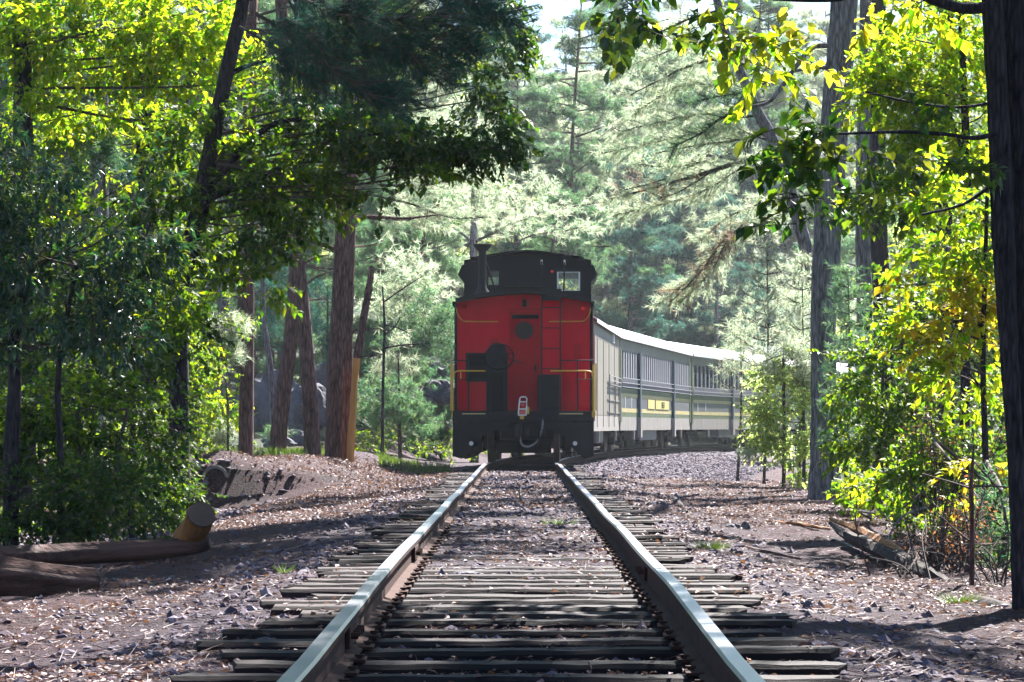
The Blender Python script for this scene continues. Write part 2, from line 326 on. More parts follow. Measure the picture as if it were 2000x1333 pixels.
def ground_mat():
    m, nt, out = new_mat('forest_floor'); b = nt.nodes.new('ShaderNodeBsdfPrincipled')
    n1 = noise_tex(nt, 1.1, 5); n2 = noise_tex(nt, 22, 8, rough=.75); n3 = noise_tex(nt, 60, 4)
    base = ramp(nt, n2.outputs['Fac'], [(.30, (.012,.004,.007)), (.47, (.045,.016,.023)), (.58, (.080,.033,.041)), (.78, (.19,.10,.105))])
    grav = ramp(nt, n3.outputs['Fac'], [(.30, (.020,.014,.024)), (.5, (.060,.043,.066)), (.7, (.135,.105,.145))])
    red = ramp(nt, n1.outputs['Fac'], [(.36, (.50,.42,.46)), (.50, (1,.92,.92)), (.66, (1.25,.88,.78))])
    mul = nt.nodes.new('ShaderNodeMix'); mul.data_type = 'RGBA'; mul.blend_type = 'MULTIPLY'; mul.inputs[0].default_value = 1
    nt.links.new(base.outputs[0], mul.inputs[6]); nt.links.new(red.outputs[0], mul.inputs[7])
    at = nt.nodes.new('ShaderNodeAttribute'); at.attribute_name = 'gravel'
    ad = nt.nodes.new('ShaderNodeMath'); ad.operation = 'ADD'; sb = nt.nodes.new('ShaderNodeMath'); sb.operation = 'MULTIPLY_ADD'
    sb.inputs[1].default_value = 1.6; sb.inputs[2].default_value = -.8; nt.links.new(n1.outputs['Fac'], sb.inputs[0])
    nt.links.new(at.outputs['Fac'], ad.inputs[0]); nt.links.new(sb.outputs[0], ad.inputs[1]); ad.use_clamp = True
    mx = nt.nodes.new('ShaderNodeMix'); mx.data_type = 'RGBA'; nt.links.new(ad.outputs[0], mx.inputs[0])
    nt.links.new(mul.outputs[2], mx.inputs[6]); nt.links.new(grav.outputs[0], mx.inputs[7])
    at2 = nt.nodes.new('ShaderNodeAttribute'); at2.attribute_name = 'green'
    gr = ramp(nt, n2.outputs['Fac'], [(.35, (.012,.025,.008)), (.6, (.035,.06,.02))])
    mx2 = nt.nodes.new('ShaderNodeMix'); mx2.data_type = 'RGBA'; nt.links.new(at2.outputs['Fac'], mx2.inputs[0])
    nt.links.new(mx.outputs[2], mx2.inputs[6]); nt.links.new(gr.outputs[0], mx2.inputs[7])
    nt.links.new(mx2.outputs[2], b.inputs['Base Color']); b.inputs['Roughness'].default_value = .85; b.inputs['Specular IOR Level'].default_value = .3
    bp0 = nt.nodes.new('ShaderNodeBump'); bp0.inputs['Distance'].default_value = .03; nt.links.new(n3.outputs['Fac'], bp0.inputs['Height'])
    bp = nt.nodes.new('ShaderNodeBump'); bp.inputs['Distance'].default_value = .08; nt.links.new(n2.outputs['Fac'], bp.inputs['Height']); nt.links.new(bp0.outputs[0], bp.inputs['Normal'])
    nt.links.new(bp.outputs[0], b.inputs['Normal']); nt.links.new(b.outputs[0], out.inputs[0]); return m
M['ground'] = ground_mat()

# ------------------------------------------------------------------ ground
xs = np.concatenate([np.linspace(-260, -30, 16)[:-1], np.linspace(-30, -8, 30)[:-1], np.arange(-8, 8, .075), np.linspace(8, 30, 30), np.linspace(30, 260, 16)[1:]])
ys = np.concatenate([np.linspace(-60, 8, 20)[:-1], 8 * 1.0068 ** np.arange(0, 320), ])
ys = np.concatenate([ys, np.arange(ys[-1] + .6, 135, .9), np.linspace(137, 480, 60)])
X, Y = np.meshgrid(xs, ys); Z = H(X, Y)
nx, ny = len(xs), len(ys)
g = G(); i = np.arange(ny - 1)[:, None] * nx + np.arange(nx - 1)[None]
g.add(np.stack([X, Y, Z], -1).reshape(-1, 3), np.stack([i, i + 1, i + nx + 1, i + nx], -1).reshape(-1, 4))
ground = g.build('ground', M['ground'], smooth=True, kind='structure')
U = (X - xc(Y)).ravel(); Yf = Y.ravel()
grv = np.clip(ss(3.0, 1.7, np.abs(U)) * .75 + ss(58, 68, Yf) * ss(6.5, 3.5, np.abs(U)) * .7, 0, 1)
grn = np.clip(ss(9, 14, np.abs(X.ravel())) + ss(120, 140, Yf) + ss(70, 80, Yf) * (np.abs(U) > 7), 0, 1)
for nm, arr in (('gravel', grv), ('green', grn)):
    at = ground.data.attributes.new(nm, 'FLOAT', 'POINT'); at.data.foreach_set('value', arr.astype(np.float32))

# ------------------------------------------------------------------ railway track
track = thing('railway_track', 'rusty single railway track with worn steel rails on dark wooden sleepers', 'railway track', (0, 0, 0))
def head_ang(y): return math.atan(KC * min(max(y - 60, 0), 110))
def rail(side):
    g = G(); yy = np.concatenate([np.arange(2, 62, .5), np.arange(62, 175, 1.0)])
    gx = side * .752
    x = xc(yy) + gx + .004 * np.sin(yy * .63 + side) * (yy < 60)
    z = zt(yy) + .003 * np.sin(yy * .9 + side)
    z = np.where(yy > 62, zt(yy), z)
    prof = [(-.065,0),(.065,0),(.065,.010),(.012,.022),(.010,.125),(.036,.132),(.038,.158),(.029,.170),(-.029,.170),(-.038,.158),(-.036,.132),(-.010,.125),(-.012,.022),(-.065,.010)]
    n = len(prof); V = np.zeros((len(yy), n, 3))
    for k, (a, b_) in enumerate(prof): V[:, k] = np.stack([x + a, yy, z + b_], -1)
    for k in range(n):
        k2 = (k + 1) % n; i = np.arange(len(yy) - 1) * n
        g.add(V.reshape(-1, 3), np.stack([i + k, i + k2, i + n + k2, i + n + k], -1), 0 if 6 <= k <= 8 else 1)
    g.build('rail', [M['steel'], M['rust']], track)
rail(-1); rail(1)
variants = []
for k in range(8):
    g = G(); nx_, L = 22, 1.30; w, h = .112, .17
    xx = np.linspace(-L, L, nx_); sec = [(-w, -h), (w, -h), (w, -.018), (w*.82, 0), (0, -.004), (-w*.82, 0), (-w, -.018)]
    V = np.zeros((nx_, 7, 3)); wear = rng.normal(size=(nx_,)) * .0015
    for q, (a, b_) in enumerate(sec):
        n_ = rng.normal(size=nx_) * .0016
        V[:, q] = np.stack([xx, a + n_ + .003 * np.sin(xx * 3 + k), b_ + (wear + n_ if q > 1 else 0 * wear)], -1)
    V[0, :, 0] += rng.normal(size=7) * .02; V[-1, :, 0] += rng.normal(size=7) * .02
    i = np.arange(nx_ - 1)[:, None] * 7; j = np.arange(7)[None]; k2 = (j + 1) % 7
    g.add(V.reshape(-1, 3), np.stack([i + j, i + k2, i + 7 + k2, i + 7 + j], -1).reshape(-1, 4))
    g.add(V[0], [[6,5,4,3,2,1,0]]); g.add(V[-1], [[0,1,2,3,4,5,6]])
    variants.append(g.mesh('sleeper', M['sleeper']))
sleeper_y = []
y = 3.0
while y < 132:
    sleeper_y.append(y); y += .535 + random.uniform(-.06, .06)
g_tp = G(); box(g_tp, -.11, .11, -.09, .09, 0, .012)
plate_me = g_tp.mesh('tie_plate', M['rust'])
g_sp = G(); box(g_sp, -.010, .010, -.010, .010, -.02, .016); box(g_sp, -.018, .018, -.014, .022, .016, .026)
spike_me = g_sp.mesh('rail_spike', M['rust'])
for k, y in enumerate(sleeper_y):
    a = head_ang(y)
    o = link('sleeper', variants[k % 8] if random.random() < .5 else random.choice(variants), track, loc=(float(xc(y)) + random.uniform(-.10, .10), y, float(zt(y)) - .004 + random.uniform(-.012, .006)),
             rot=(random.uniform(-.02, .02), random.uniform(-.006, .006), -a + random.uniform(-.025, .025)), scale=(random.uniform(.94, 1.05), random.uniform(.85, 1.1), 1))
    if y < 26:
        for s in (-1, 1):
            link('tie_plate', plate_me, track, loc=(s * .752, y, float(zt(y)) + .001))
            link('rail_spike', spike_me, track, loc=(s * .752 - s * .085, y + random.uniform(-.05, .05), float(zt(y)) + .004), rot=(0, 0, random.uniform(-.4, .4)))
for s, y in ((-1, 19.5), (1, 17.0), (-1, 12.2)):          # joint bars bolted across the rail joints
    g = G(); box(g, s*.752 - s*.012, s*.752 - s*.034, y - .3, y + .3, float(zt(y)) + .03, float(zt(y)) + .125, bev=.004)
    for q in range(4): tube(g, [(s*.752 - s*.03, y - .22 + q*.147, float(zt(y)) + .08), (s*.752 - s*.065, y - .22 + q*.147, float(zt(y)) + .08)], .016, 6)
    g.build('joint_bar', M['rust'], track)

# ------------------------------------------------------------------ leaf litter and ballast stones
SY = np.array(sleeper_y)
def on_sleeper(x, y):
    d = np.abs(y[:, None] - SY[None, :][:, SY < 70]).min(1); return (d < .12) & (np.abs(x - xc(y)) < 1.3)
def leaves(g, Pt, D, N, S, wr=.3, mi=0, near=True):
    D = unit(D); N = unit(N - (N * D).sum(-1, keepdims=True) * D); W = np.cross(N, D); S = S[:, None]
    if near:
        T = [(0,0,0),(.5,0,.0),(1,0,-.16),(.42,wr,.10),(.42,-wr,.10)]; f = np.array([[0,1,3],[1,2,3],[0,4,1],[1,4,2]])
    else:
        T = [(0,0,0),(.45,wr,.06),(1,0,-.10),(.45,-wr,.06)]; f = np.array([[0,3,2,1]])
    V = np.stack([Pt + S * (a * D + b * W + c * N) for a, b, c in T], 1); k = len(T)
    g.add(V.reshape(-1, 3), (np.arange(len(Pt))[:, None, None] * k + f[None]).reshape(-1, f.shape[1]), mi)
def scatter_xy(n, y0, y1, umin=None, umax=None, power=1.0):
    t = rng.random(n); y = y0 * (y1 / y0) ** (t ** power)
    if umin is None: x = (rng.random(n) * 2 - 1) * (y * .185 + .4)
    else: x = xc(y) + umin + rng.random(n) * (umax - umin)
    return x, y
g = G(); x, y = scatter_xy(85000, 8.3, 62)
keep = ~(on_sleeper(x, y) & (rng.random(len(x)) < .78)); gx = np.abs(x - xc(y))
keep &= ~((np.abs(gx - .752) < .06)); keep &= (vnoise(x * 1.3, y * .8 + 40) * 1.6 + .42 > rng.random(len(x)) * .9); x, y = x[keep], y[keep]
z = H(x, y) + .004; os_ = on_sleeper(x, y); z = np.where(os_, zt(y) + .006, z)
n = len(x); th = rng.random(n) * 2 * PI
D = np.stack([np.cos(th), np.sin(th), rng.normal(size=n) * .25], -1); N = np.stack([rng.normal(size=n) * .5, rng.normal(size=n) * .5, np.ones(n)], -1)
leaves(g, np.stack([x, y, z], -1), D, N, rng.uniform(.014, .048, n) * (1 + y / 60), wr=.28)
x, y = scatter_xy(46000, 32, 76); keep = (np.abs(np.abs(x - xc(y)) - .752) > .07) & ~((y > 60) & (np.abs(x - xc(y)) < 1.8)) & ~(on_sleeper(x, y) & (rng.random(len(x)) < .7)); x, y = x[keep], y[keep]; n = len(x)
th = rng.random(n) * 2 * PI; D = np.stack([np.cos(th), np.sin(th), rng.normal(size=n) * .4], -1); N = np.stack([rng.normal(size=n) * .6, rng.normal(size=n) * .6, np.ones(n)], -1)
leaves(g, np.stack([x, y, H(x, y) + .006], -1), D, N, rng.uniform(.028, .075, n), wr=.26, near=False)
n = 16000; y = rng.uniform(42, 66, n); x = -1.4 - rng.random(n) * 9; th = rng.random(n) * 2 * PI
D = np.stack([np.cos(th), np.sin(th), rng.normal(size=n) * .7], -1); N = np.stack([rng.normal(size=n), rng.normal(size=n), np.ones(n)], -1)
leaves(g, np.stack([x, y, H(x, y) + .008], -1), D, N, rng.uniform(.03, .085, n), wr=.3, near=False)
g.build('leaf_litter', M['litter'], kind='stuff')
g = G(); x, y = scatter_xy(34000, 8.3, 50); n = len(x); th = rng.random(n) * 2 * PI     # pine straw and bark chips
z = H(x, y) + .004; D = np.stack([np.cos(th), np.sin(th), rng.normal(size=n) * .15], -1); A = np.stack([x, y, z], -1)
ok = ~on_sleeper(x, y); sticks(g, A[ok], (A + D * rng.uniform(.04, .14, n)[:, None])[ok], .0016, .0007)
g.build('pine_straw', M['litter'], kind='stuff')
OCT = np.array([[1,0,0],[-1,0,0],[0,1,0],[0,-1,0],[0,0,1],[0,0,-1],[.6,.6,.45],[-.6,.6,.5],[.6,-.6,.4],[-.6,-.6,.55]], float)
OF = np.array([[4,6,7],[4,7,9],[4,9,8],[4,8,6],[0,6,8],[1,9,7],[2,7,6],[3,8,9],[0,2,6],[1,7,2],[0,8,3],[1,3,9],[5,2,0],[5,1,2],[5,3,1],[5,0,3]])
def stones(name, x, y, s, zoff=0.0):
    n = len(x); V = OCT[None] * (1 + rng.normal(size=(n, 10, 3)) * .22); th = rng.random(n) * 2 * PI; c, s_ = np.cos(th)[:, None], np.sin(th)[:, None]
    sc3 = rng.uniform(.6, 1.25, (n, 1, 3)); sc3[..., 2] *= .75; V = V * sc3
    V = np.stack([V[..., 0] * c - V[..., 1] * s_, V[..., 0] * s_ + V[..., 1] * c, V[..., 2]], -1) * s[:, None, None]
    z = H(x, y) + zoff; V = V + np.stack([x, y, z], -1)[:, None, :]
    g = G(); g.add(V.reshape(-1, 3), (np.arange(n)[:, None, None] * 10 + OF[None]).reshape(-1, 3)); return g.build(name, M['stone'], kind='stuff')
x, y = scatter_xy(30000, 8.3, 60, -2.5, 2.5)
u = np.abs(x); w = np.where(u > 1.2, .42, .25 + .6 * ss(20, 30, y)) * np.where(u > 1.9, .3, 1) * (.35 + .65 * ss(-.1, .15, vnoise(x * .9 + 70, y * .6)))
k = (rng.random(len(x)) < w) & ~on_sleeper(x, y) & (np.abs(u - .752) > .07); x, y = x[k], y[k]
stones('ballast_stones', x, y, rng.uniform(.009, .026, len(x)) * (1 + .6 * (rng.random(len(x)) < .1)) * (1 + y / 60))
x, y = scatter_xy(9000, 62, 115, .9, 5.5); stones('ballast_slope', x, y, rng.uniform(.03, .07, len(x)))
x, y = scatter_xy(2500, 8.3, 55); k = np.abs(x) > 1.5; stones('gravel', x[k], y[k], rng.uniform(.008, .03, k.sum()) * (1 + y[k] / 60))
x, y = scatter_xy(1600, 28, 50.4, -6.6, -4.0); stones('creek_pebbles', x, y, rng.uniform(.02, .085, len(x)))
# ------------------------------------------------------------------ caboose
CY0 = 63.0; SC = F / CY0; RZ = .17                        # rear end of the caboose, rail height
def cx_(px): return (px - 1022) / SC
def cz_(py): return (905 - py) / SC
cab = thing('caboose', 'red wooden caboose with black cupola and smokestack at the end of the train', 'caboose', (.03, CY0, RZ), -math.radians(.9))
WY = .80                                                  # end wall stands behind the open platform
BL = 9.2
def part(g, name, mats, parent=cab, smooth=False, label=None): return g.build(name, mats, parent, smooth, None, label)
# end wall, with the window opening left of the door
def roof_z(x, top=3.80, side=3.60, half=1.58): return side + (top - side) * (1 - (abs(x) / half) ** 1.6)
HW = 1.54
g = G()
wx0, wx1, wz0, wz1 = cx_(910), cx_(949), 1.19 + .0, 2.39
wz0, wz1 = cz_(741), cz_(691)
def strip(xa, xb, za, zb=None, y0=WY, y1=WY + .06, n=1):
    for k in range(n):
        a = xa + (xb - xa) * k / n; b = xa + (xb - xa) * (k + 1) / n
        ta = roof_z(a) - .02 if zb is None else zb; tb = roof_z(b) - .02 if zb is None else zb
        prism(g, [(a, za), (b, za), (b, tb), (a, ta)], y0, y1)
dx0, dx1 = cx_(996), cx_(1054)
strip(-HW, wx0, 1.15, None, n=3); strip(wx0, wx1, 1.15, wz0); strip(wx0, wx1, wz1, None, n=3)
strip(wx1, dx0, 1.15, None, n=3); strip(dx0, dx1, cz_(607), None, n=3); strip(dx1, HW, 1.15, None, n=5)
part(g, 'end_wall', M['red'])
for xa in (cx_(974), cx_(1058) + .1, cx_(930) - .4, cx_(1105)):
    g = G(); box(g, xa - .018, xa + .018, WY - .012, WY - .001, 1.2, roof_z(xa) - .04); part(g, 'batten', M['red'])
for s in (-1, 1):
    g = G(); box(g, s * HW - s * .0, s * (HW - .06), WY + .061, BL, 1.15, 3.56); part(g, 'side_wall', M['red'])
    g = G(); box(g, s * (HW + .012), s * (HW - .05), WY - .03, WY + .03, 1.15, 3.60); part(g, 'corner_post', M['black'])
g = G(); strip(-HW, HW, 1.15, None, y0=BL, y1=BL + .06, n=8); part(g, 'front_wall', M['red'])
g = G(); box(g, -HW + .06, HW - .06, WY + .07, BL - .01, 1.12, 1.2); part(g, 'floor', M['dark'])
g = G(); box(g, -HW + .1, HW - .1, WY + .12, WY + .16, 1.21, 3.5); part(g, 'shade_backing', M['dark'])  # dark sheet added behind the window as painted interior shade
# door with round porthole
g = G(); box(g, dx0 + .03, dx1 - .03, WY + .02, WY + .055, 1.15, cz_(620) , bev=.008); door = part(g, 'door', M['red_door'])
g = G()
for a, b_, c, d_ in ((dx0 - .03, dx0 + .028, 1.15, cz_(612)), (dx1 - .028, dx1 + .03, 1.15, cz_(612)), (dx0 - .03, dx1 + .03, cz_(612) + .002, cz_(606))): box(g, a, b_, WY - .03, WY + .05, c, d_)
part(g, 'door_frame', M['red_door'])
g = G(); box(g, dx0 - .05, dx1 + .05, WY - .06, WY - .002, cz_(604), cz_(600)); part(g, 'drip_rail', M['red_door'])
pc = (cx_(1023), cz_(643))
h = G(); lathe(h, [(.001, 0), (.205, 0), (.205, .02)], sides=32); v = np.concatenate(h.v)
g = G(); v2 = np.stack([v[:, 0] + pc[0], WY - .002 - v[:, 2] * .6, v[:, 1] + pc[1]], -1)
for f, _ in h.f: g.add(v2, f)
port = part(g, 'porthole', M['grille'], door)
g = G(); th = np.linspace(0, 2 * PI, 33); tube(g, [(pc[0] + .215 * math.cos(t), WY - .012, pc[1] + .215 * math.sin(t)) for t in th], .016, 6, caps=False); part(g, 'porthole_ring', M['red_door'], door)
g = G(); box(g, dx1 - .12, dx1 - .08, WY - .03, WY + .01, 2.05, 2.2, bev=.005); part(g, 'door_handle', M['iron'], door)
# window left of the door
g = G()
for a, b_, c, d_ in ((wx0 - .03, wx0 + .02, wz0, wz1), (wx1 - .02, wx1 + .03, wz0, wz1), (wx0 - .03, wx1 + .03, wz1, wz1 + .04), (wx0 - .03, wx1 + .03, wz0 - .04, wz0), (wx0 + .02, wx1 - .02, (wz0+wz1)/2 - .02, (wz0+wz1)/2 + .02)): box(g, a, b_, WY - .02, WY + .05, c, d_)
win = part(g, 'window', M['black']); g = G(); box(g, wx0, wx1, WY + .055, WY + .06, wz0, wz1); part(g, 'pane', M['dark'], win)  # pane coloured dark in place of the shade inside
# small vent and boxes on the wall
g = G(); box(g, cx_(1120), cx_(1136), WY - .03, WY - .002, cz_(702), cz_(668)); part(g, 'wall_box', M['red_door'])
g = G(); box(g, cx_(956), cx_(972), WY - .10, WY - .002, cz_(673), cz_(659)); part(g, 'vent', M['red_door'])
g = G(); box(g, cx_(1020), cx_(1028), WY - .14, WY - .002, cz_(597), cz_(582), bev=.01); part(g, 'end_lamp', M['iron'])
# main roof: thin curved shell, black with a proud edge
def arch(g, y0, y1, half, zs, ztp, th, n=16, mi=0, pw=1.6):
    xx = np.linspace(-half, half, n + 1); zz = zs + (ztp - zs) * (1 - np.abs(xx / half) ** pw)
    for k in range(n):
        g.add([[xx[k], y0, zz[k]], [xx[k+1], y0, zz[k+1]], [xx[k+1], y1, zz[k+1]], [xx[k], y1, zz[k]],
               [xx[k], y0, zz[k]+th], [xx[k+1], y0, zz[k+1]+th], [xx[k+1], y1, zz[k+1]+th], [xx[k], y1, zz[k]+th]], BOXF, mi)
g = G(); arch(g, .25, BL + .5, 1.50, 3.60, 3.80, .05); roof = part(g, 'roof', M['black'])
g = G(); arch(g, .20, .245, 1.51, 3.575, 3.775, .095); part(g, 'roof_edge', M['iron'], roof)
for s in (-1, 1):
    g = G(); box(g, s * 1.505, s * 1.58, .22, BL + .4, 3.50, 3.60, bev=.01); part(g, 'gutter', M['black'], roof)
g = G()
for k in range(4): box(g, -.42 + k*.21, -.24 + k*.21, .1, 3.0, 3.93, 3.955)
for yy in (.3, 1.2, 2.2): box(g, -.42, .40, yy, yy + .06, 3.84, 3.928)
part(g, 'roof_walk', M['iron'], roof)
# cupola
C0, C1 = 2.9, 5.6; S2 = F / (CY0 + C0)
def kx(px): return (px - 1022 - .0) / S2 - .0
def kz(py): return (833 - py) / S2 + EYE - RZ
cxl, cxr = kx(903), kx(1151); mid = (cxl + cxr) / 2; ch = (cxr - cxl) / 2
ctop = lambda x: kz(508) + (kz(495) - kz(508)) * (1 - abs((x - mid) / ch) ** 1.3)
holes = [(kx(944), kx(972), kz(557), kz(530)), (kx(1086), kx(1128), kz(567), kz(533))]
for y0 in (C0, C1):
    g = G(); edges = [cxl, holes[0][0], holes[0][1], mid, holes[1][0], holes[1][1], cxr]
    for a, b_ in zip(edges[:-1], edges[1:]):
        hl = [h_ for h_ in holes if abs(h_[0] - a) < 1e-6]
        n = 3
        for k in range(n):
            p = a + (b_ - a) * k / n; q = a + (b_ - a) * (k + 1) / n
            if hl:
                prism(g, [(p, 3.6), (q, 3.6), (q, hl[0][2]), (p, hl[0][2])], y0, y0 + .05)
                prism(g, [(p, hl[0][3]), (q, hl[0][3]), (q, ctop(q)), (p, ctop(p))], y0, y0 + .05)
            else: prism(g, [(p, 3.6), (q, 3.6), (q, ctop(q)), (p, ctop(p))], y0, y0 + .05)
    cw = part(g, 'cupola_wall', M['black'])
    if y0 == C0: CW = cw
for (a, b_, c, d_) in holes:
    g = G(); r = .018
    for e in ((a - r, a + r, c, d_), (b_ - r, b_ + r, c, d_), (a - r, b_ + r, d_, d_ + r), (a - r, b_ + r, c - r, c), ): box(g, e[0], e[1], C0 - .02, C0 + .03, e[2], e[3], bev=.004)
    cwn = part(g, 'cupola_window', M['whitepaint'] if a > 0 else M['iron'], CW)
    g = G(); box(g, a, b_, C0 + .035, C0 + .04, c, d_); part(g, 'pane', M['glass'], CW)
for s, xx in ((-1, cxl), (1, cxr)):
    g = G(); box(g, xx, xx - s * .05, C0 + .051, C1 - .001, 3.6, kz(510)); part(g, 'cupola_side', M['black'])
    g = G(); zt_, zm, zb = kz(517), kz(537), kz(551)        # side bay that juts out to a point
    prism(g, [(xx + s*.001, zt_), (xx + s*.05, zt_ - .01), (xx + s*.145, zm), (xx + s*.001, zb)][::(-1 if s > 0 else 1)], C0 + .02, C1 - .02); part(g, 'side_bay', M['black'])
g = G(); xx = np.linspace(-1.30, 1.30, 17)
for k in range(16):
    a, b_ = mid + xx[k], mid + xx[k+1]
    za = kz(507) + .17 * (1 - abs(xx[k] / 1.3) ** 1.3); zb = kz(507) + .17 * (1 - abs(xx[k+1] / 1.3) ** 1.3)
    g.add([[a, C0-.3, za], [b_, C0-.3, zb], [b_, C1+.3, zb], [a, C1+.3, za], [a, C0-.3, za+.035], [b_, C0-.3, zb+.035], [b_, C1+.3, zb+.035], [a, C1+.3, za+.035]], BOXF)
croof = part(g, 'cupola_roof', M['black'])
for s in (-1, 1):
    g = G(); prism(g, [(mid + s*1.18, kz(505)), (mid + s*1.36, kz(508)), (mid + s*1.36, kz(512)), (mid + s*1.20, kz(512))][::(-1 if s > 0 else 1)], C0 - .25, C1 + .25); part(g, 'roof_shoulder', M['black'], croof)
# smokestack with flared cap and conical base
sx = cx_(939); g = G(); z0 = cz_(575); z1 = cz_(470); yS = 1.3
lathe(g, [(.22, z0 - .02), (.21, z0 + .03), (.19, z0 + .08), (.105, z0 + .20), (.088, z0 + .30), (.085, z1 - .16)], (sx, yS, 0), 24)
stack = part(g, 'smokestack', M['iron'], smooth=True)
g = G(); lathe(g, [(.086, z1 - .17), (.12, z1 - .14), (.19, z1 - .05), (.215, z1 - .015), (.215, z1), (.08, z1 - .01), (.001, z1 - .02)], (sx, yS, 0), 24); part(g, 'stack_cap', M['iron'], stack, smooth=True)
g = G(); tube(g, [(sx + .09, yS + .1, z1 - .42), (sx + .32, yS + .5, z0 + .05)], .02, 6); part(g, 'stack_brace', M['iron'], stack)
# ladder
LY = .22; g = G(); lx0, lx1 = cx_(1058), cx_(1095); lt = cx_(1103)
tube(g, smooth_path([(lx0, LY, cz_(806)), (lx0, LY, cz_(600)), (lx0, LY, cz_(560)), (lx0, LY + .1, cz_(507))]), .017, 8)
tube(g, smooth_path([(lx1, LY, cz_(806)), (lx1, LY, cz_(590)), (lt - .02, LY, cz_(565)), (lt, LY + .1, cz_(509))]), .017, 8)
lad = part(g, 'ladder', M['iron'])
for py in (600, 640, 680, 720, 760, 795):
    g = G(); tube(g, [(lx0, LY, cz_(py)), (lx1, LY, cz_(py))], .013, 6); part(g, 'rung', M['iron'], lad)
for xx in (lx0, lt):
    g = G(); tube(g, [(xx, LY + .1, cz_(516)), (xx, LY + .1, cz_(506))], .02, 8); part(g, 'white_tip', M['whitepaint'], lad)
g = G(); box(g, lx0 + .02, lx1 + .02, LY + .06, LY + .08, cz_(586), cz_(563)); part(g, 'ladder_plate', M['teal'])
# brake stand with its rounded hood and wheel
g = G(); bx0, bx1 = cx_(950), cx_(992); bm = (bx0 + bx1) / 2; br = (bx1 - bx0) / 2
poly = [(bx0, cz_(842)), (bx1, cz_(842)), (bx1, cz_(692))] + [(bm + br * math.cos(t), cz_(692) + .26 * math.sin(t)) for t in np.linspace(.15, PI - .15, 9)] + [(bx0, cz_(692))]
prism(g, poly, .02, .26); bs = part(g, 'brake_stand', M['teal'])
g = G(); box(g, bm - .12, bm + .13, -.004, .019, cz_(806), cz_(727), bev=.005); part(g, 'recess_shade_plate', M['dark'], bs)  # flat dark plate stands in for the shade of a recess
for xx in (bx0 + .04, bx1 - .04):
    g = G(); box(g, xx - .02, xx + .02, .0, .018, cz_(840), cz_(700)); part(g, 'brake_channel', M['black'], bs)
g = G(); wcx, wcz, wr = cx_(976), cz_(697), .31
tube(g, [(wcx + wr * math.cos(t), -.06 + .05 * math.sin(t), wcz + wr * .9 * math.sin(t)) for t in np.linspace(0, 2 * PI, 33)], .018, 8, caps=False)
for t in np.arange(5) * 2 * PI / 5 + .3: tube(g, [(wcx, -.09, wcz), (wcx + wr * math.cos(t), -.06 + .05 * math.sin(t), wcz + wr * .9 * math.sin(t))], .012, 6)
part(g, 'brake_wheel', M['iron'], bs)
g = G(); tube(g, smooth_path([(cx_(993), -.02, cz_(698)), (cx_(1007), -.05, cz_(706)), (cx_(1021), -.03, cz_(709))]), .012, 6); part(g, 'brake_lever', M['iron'], bs)
# dark box behind the ladder
g = G(); ex0, ex1 = cx_(1050), cx_(1093); box(g, ex0, ex1, .36, .58, cz_(806), cz_(731), bev=.01); eb = part(g, 'equipment_box', M['teal'])
g = G(); box(g, ex0 + .01, ex1 - .01, .345, .359, cz_(761), cz_(759)); part(g, 'box_seam', M['black'], eb)
# platform, end sill, side sills
g = G(); box(g, -1.56, 1.56, .0, WY + .05, 1.10, 1.16); part(g, 'platform', M['iron'])
g = G(); box(g, -1.56, 1.56, -.06, -.001, .92, 1.16, bev=.01); part(g, 'end_sill', M['black'])
for a, b_ in ((903, 949), (1093, 1139)):
    g = G(); box(g, cx_(a), cx_(b_), -.085, -.062, cz_(809.5), cz_(807), bev=.003); part(g, 'sill_strip', M['stripe'])
g = G(); box(g, -1.50, 1.50, .06, BL, .98, 1.09); part(g, 'underframe', M['dark'])
for s in (-1, 1):
    g = G(); box(g, s * 1.5, s * 1.42, .9, BL, .80, 1.10); part(g, 'side_sill', M['black'])
    pts = [(1.56, .915), (1.56, .16), (1.36, .10), (.96, .46), (.90, .60), (.30, .84), (.30, .915)]
    pts = [(s * a, b_) for a, b_ in pts]
    g = G(); prism(g, pts[::(-1 if s > 0 else 1)], -.02, .02); st = part(g, 'step_side', M['black'])
    for q, (zz, yy) in enumerate(((.22, .25), (.52, .45), (.82, .62))):
        g = G(); box(g, s * .95, s * 1.54, .04, yy, zz, zz + .03); part(g, 'step_tread', M['iron'], st)
    g = G(); prism(g, [(a, b_) for a, b_ in [(s*1.56, .91), (s*1.56, .16), (s*1.36, .12), (s*1.30, .3), (s*1.1,.6), (s*1.1,.91)]][::(-1 if s > 0 else 1)], .64, .68); part(g, 'step_back', M['black'], st)
    h = G(); lathe(h, [(.001, .02), (.045, .015), (.05, 0)], sides=16); v = np.concatenate(h.v); g = G()
    for f, _ in h.f: g.add(np.stack([v[:, 0] + s * 1.15, -.024 - v[:, 2], v[:, 1] + .44], -1), f)
    part(g, 'round_reflector', M['whitepaint'])
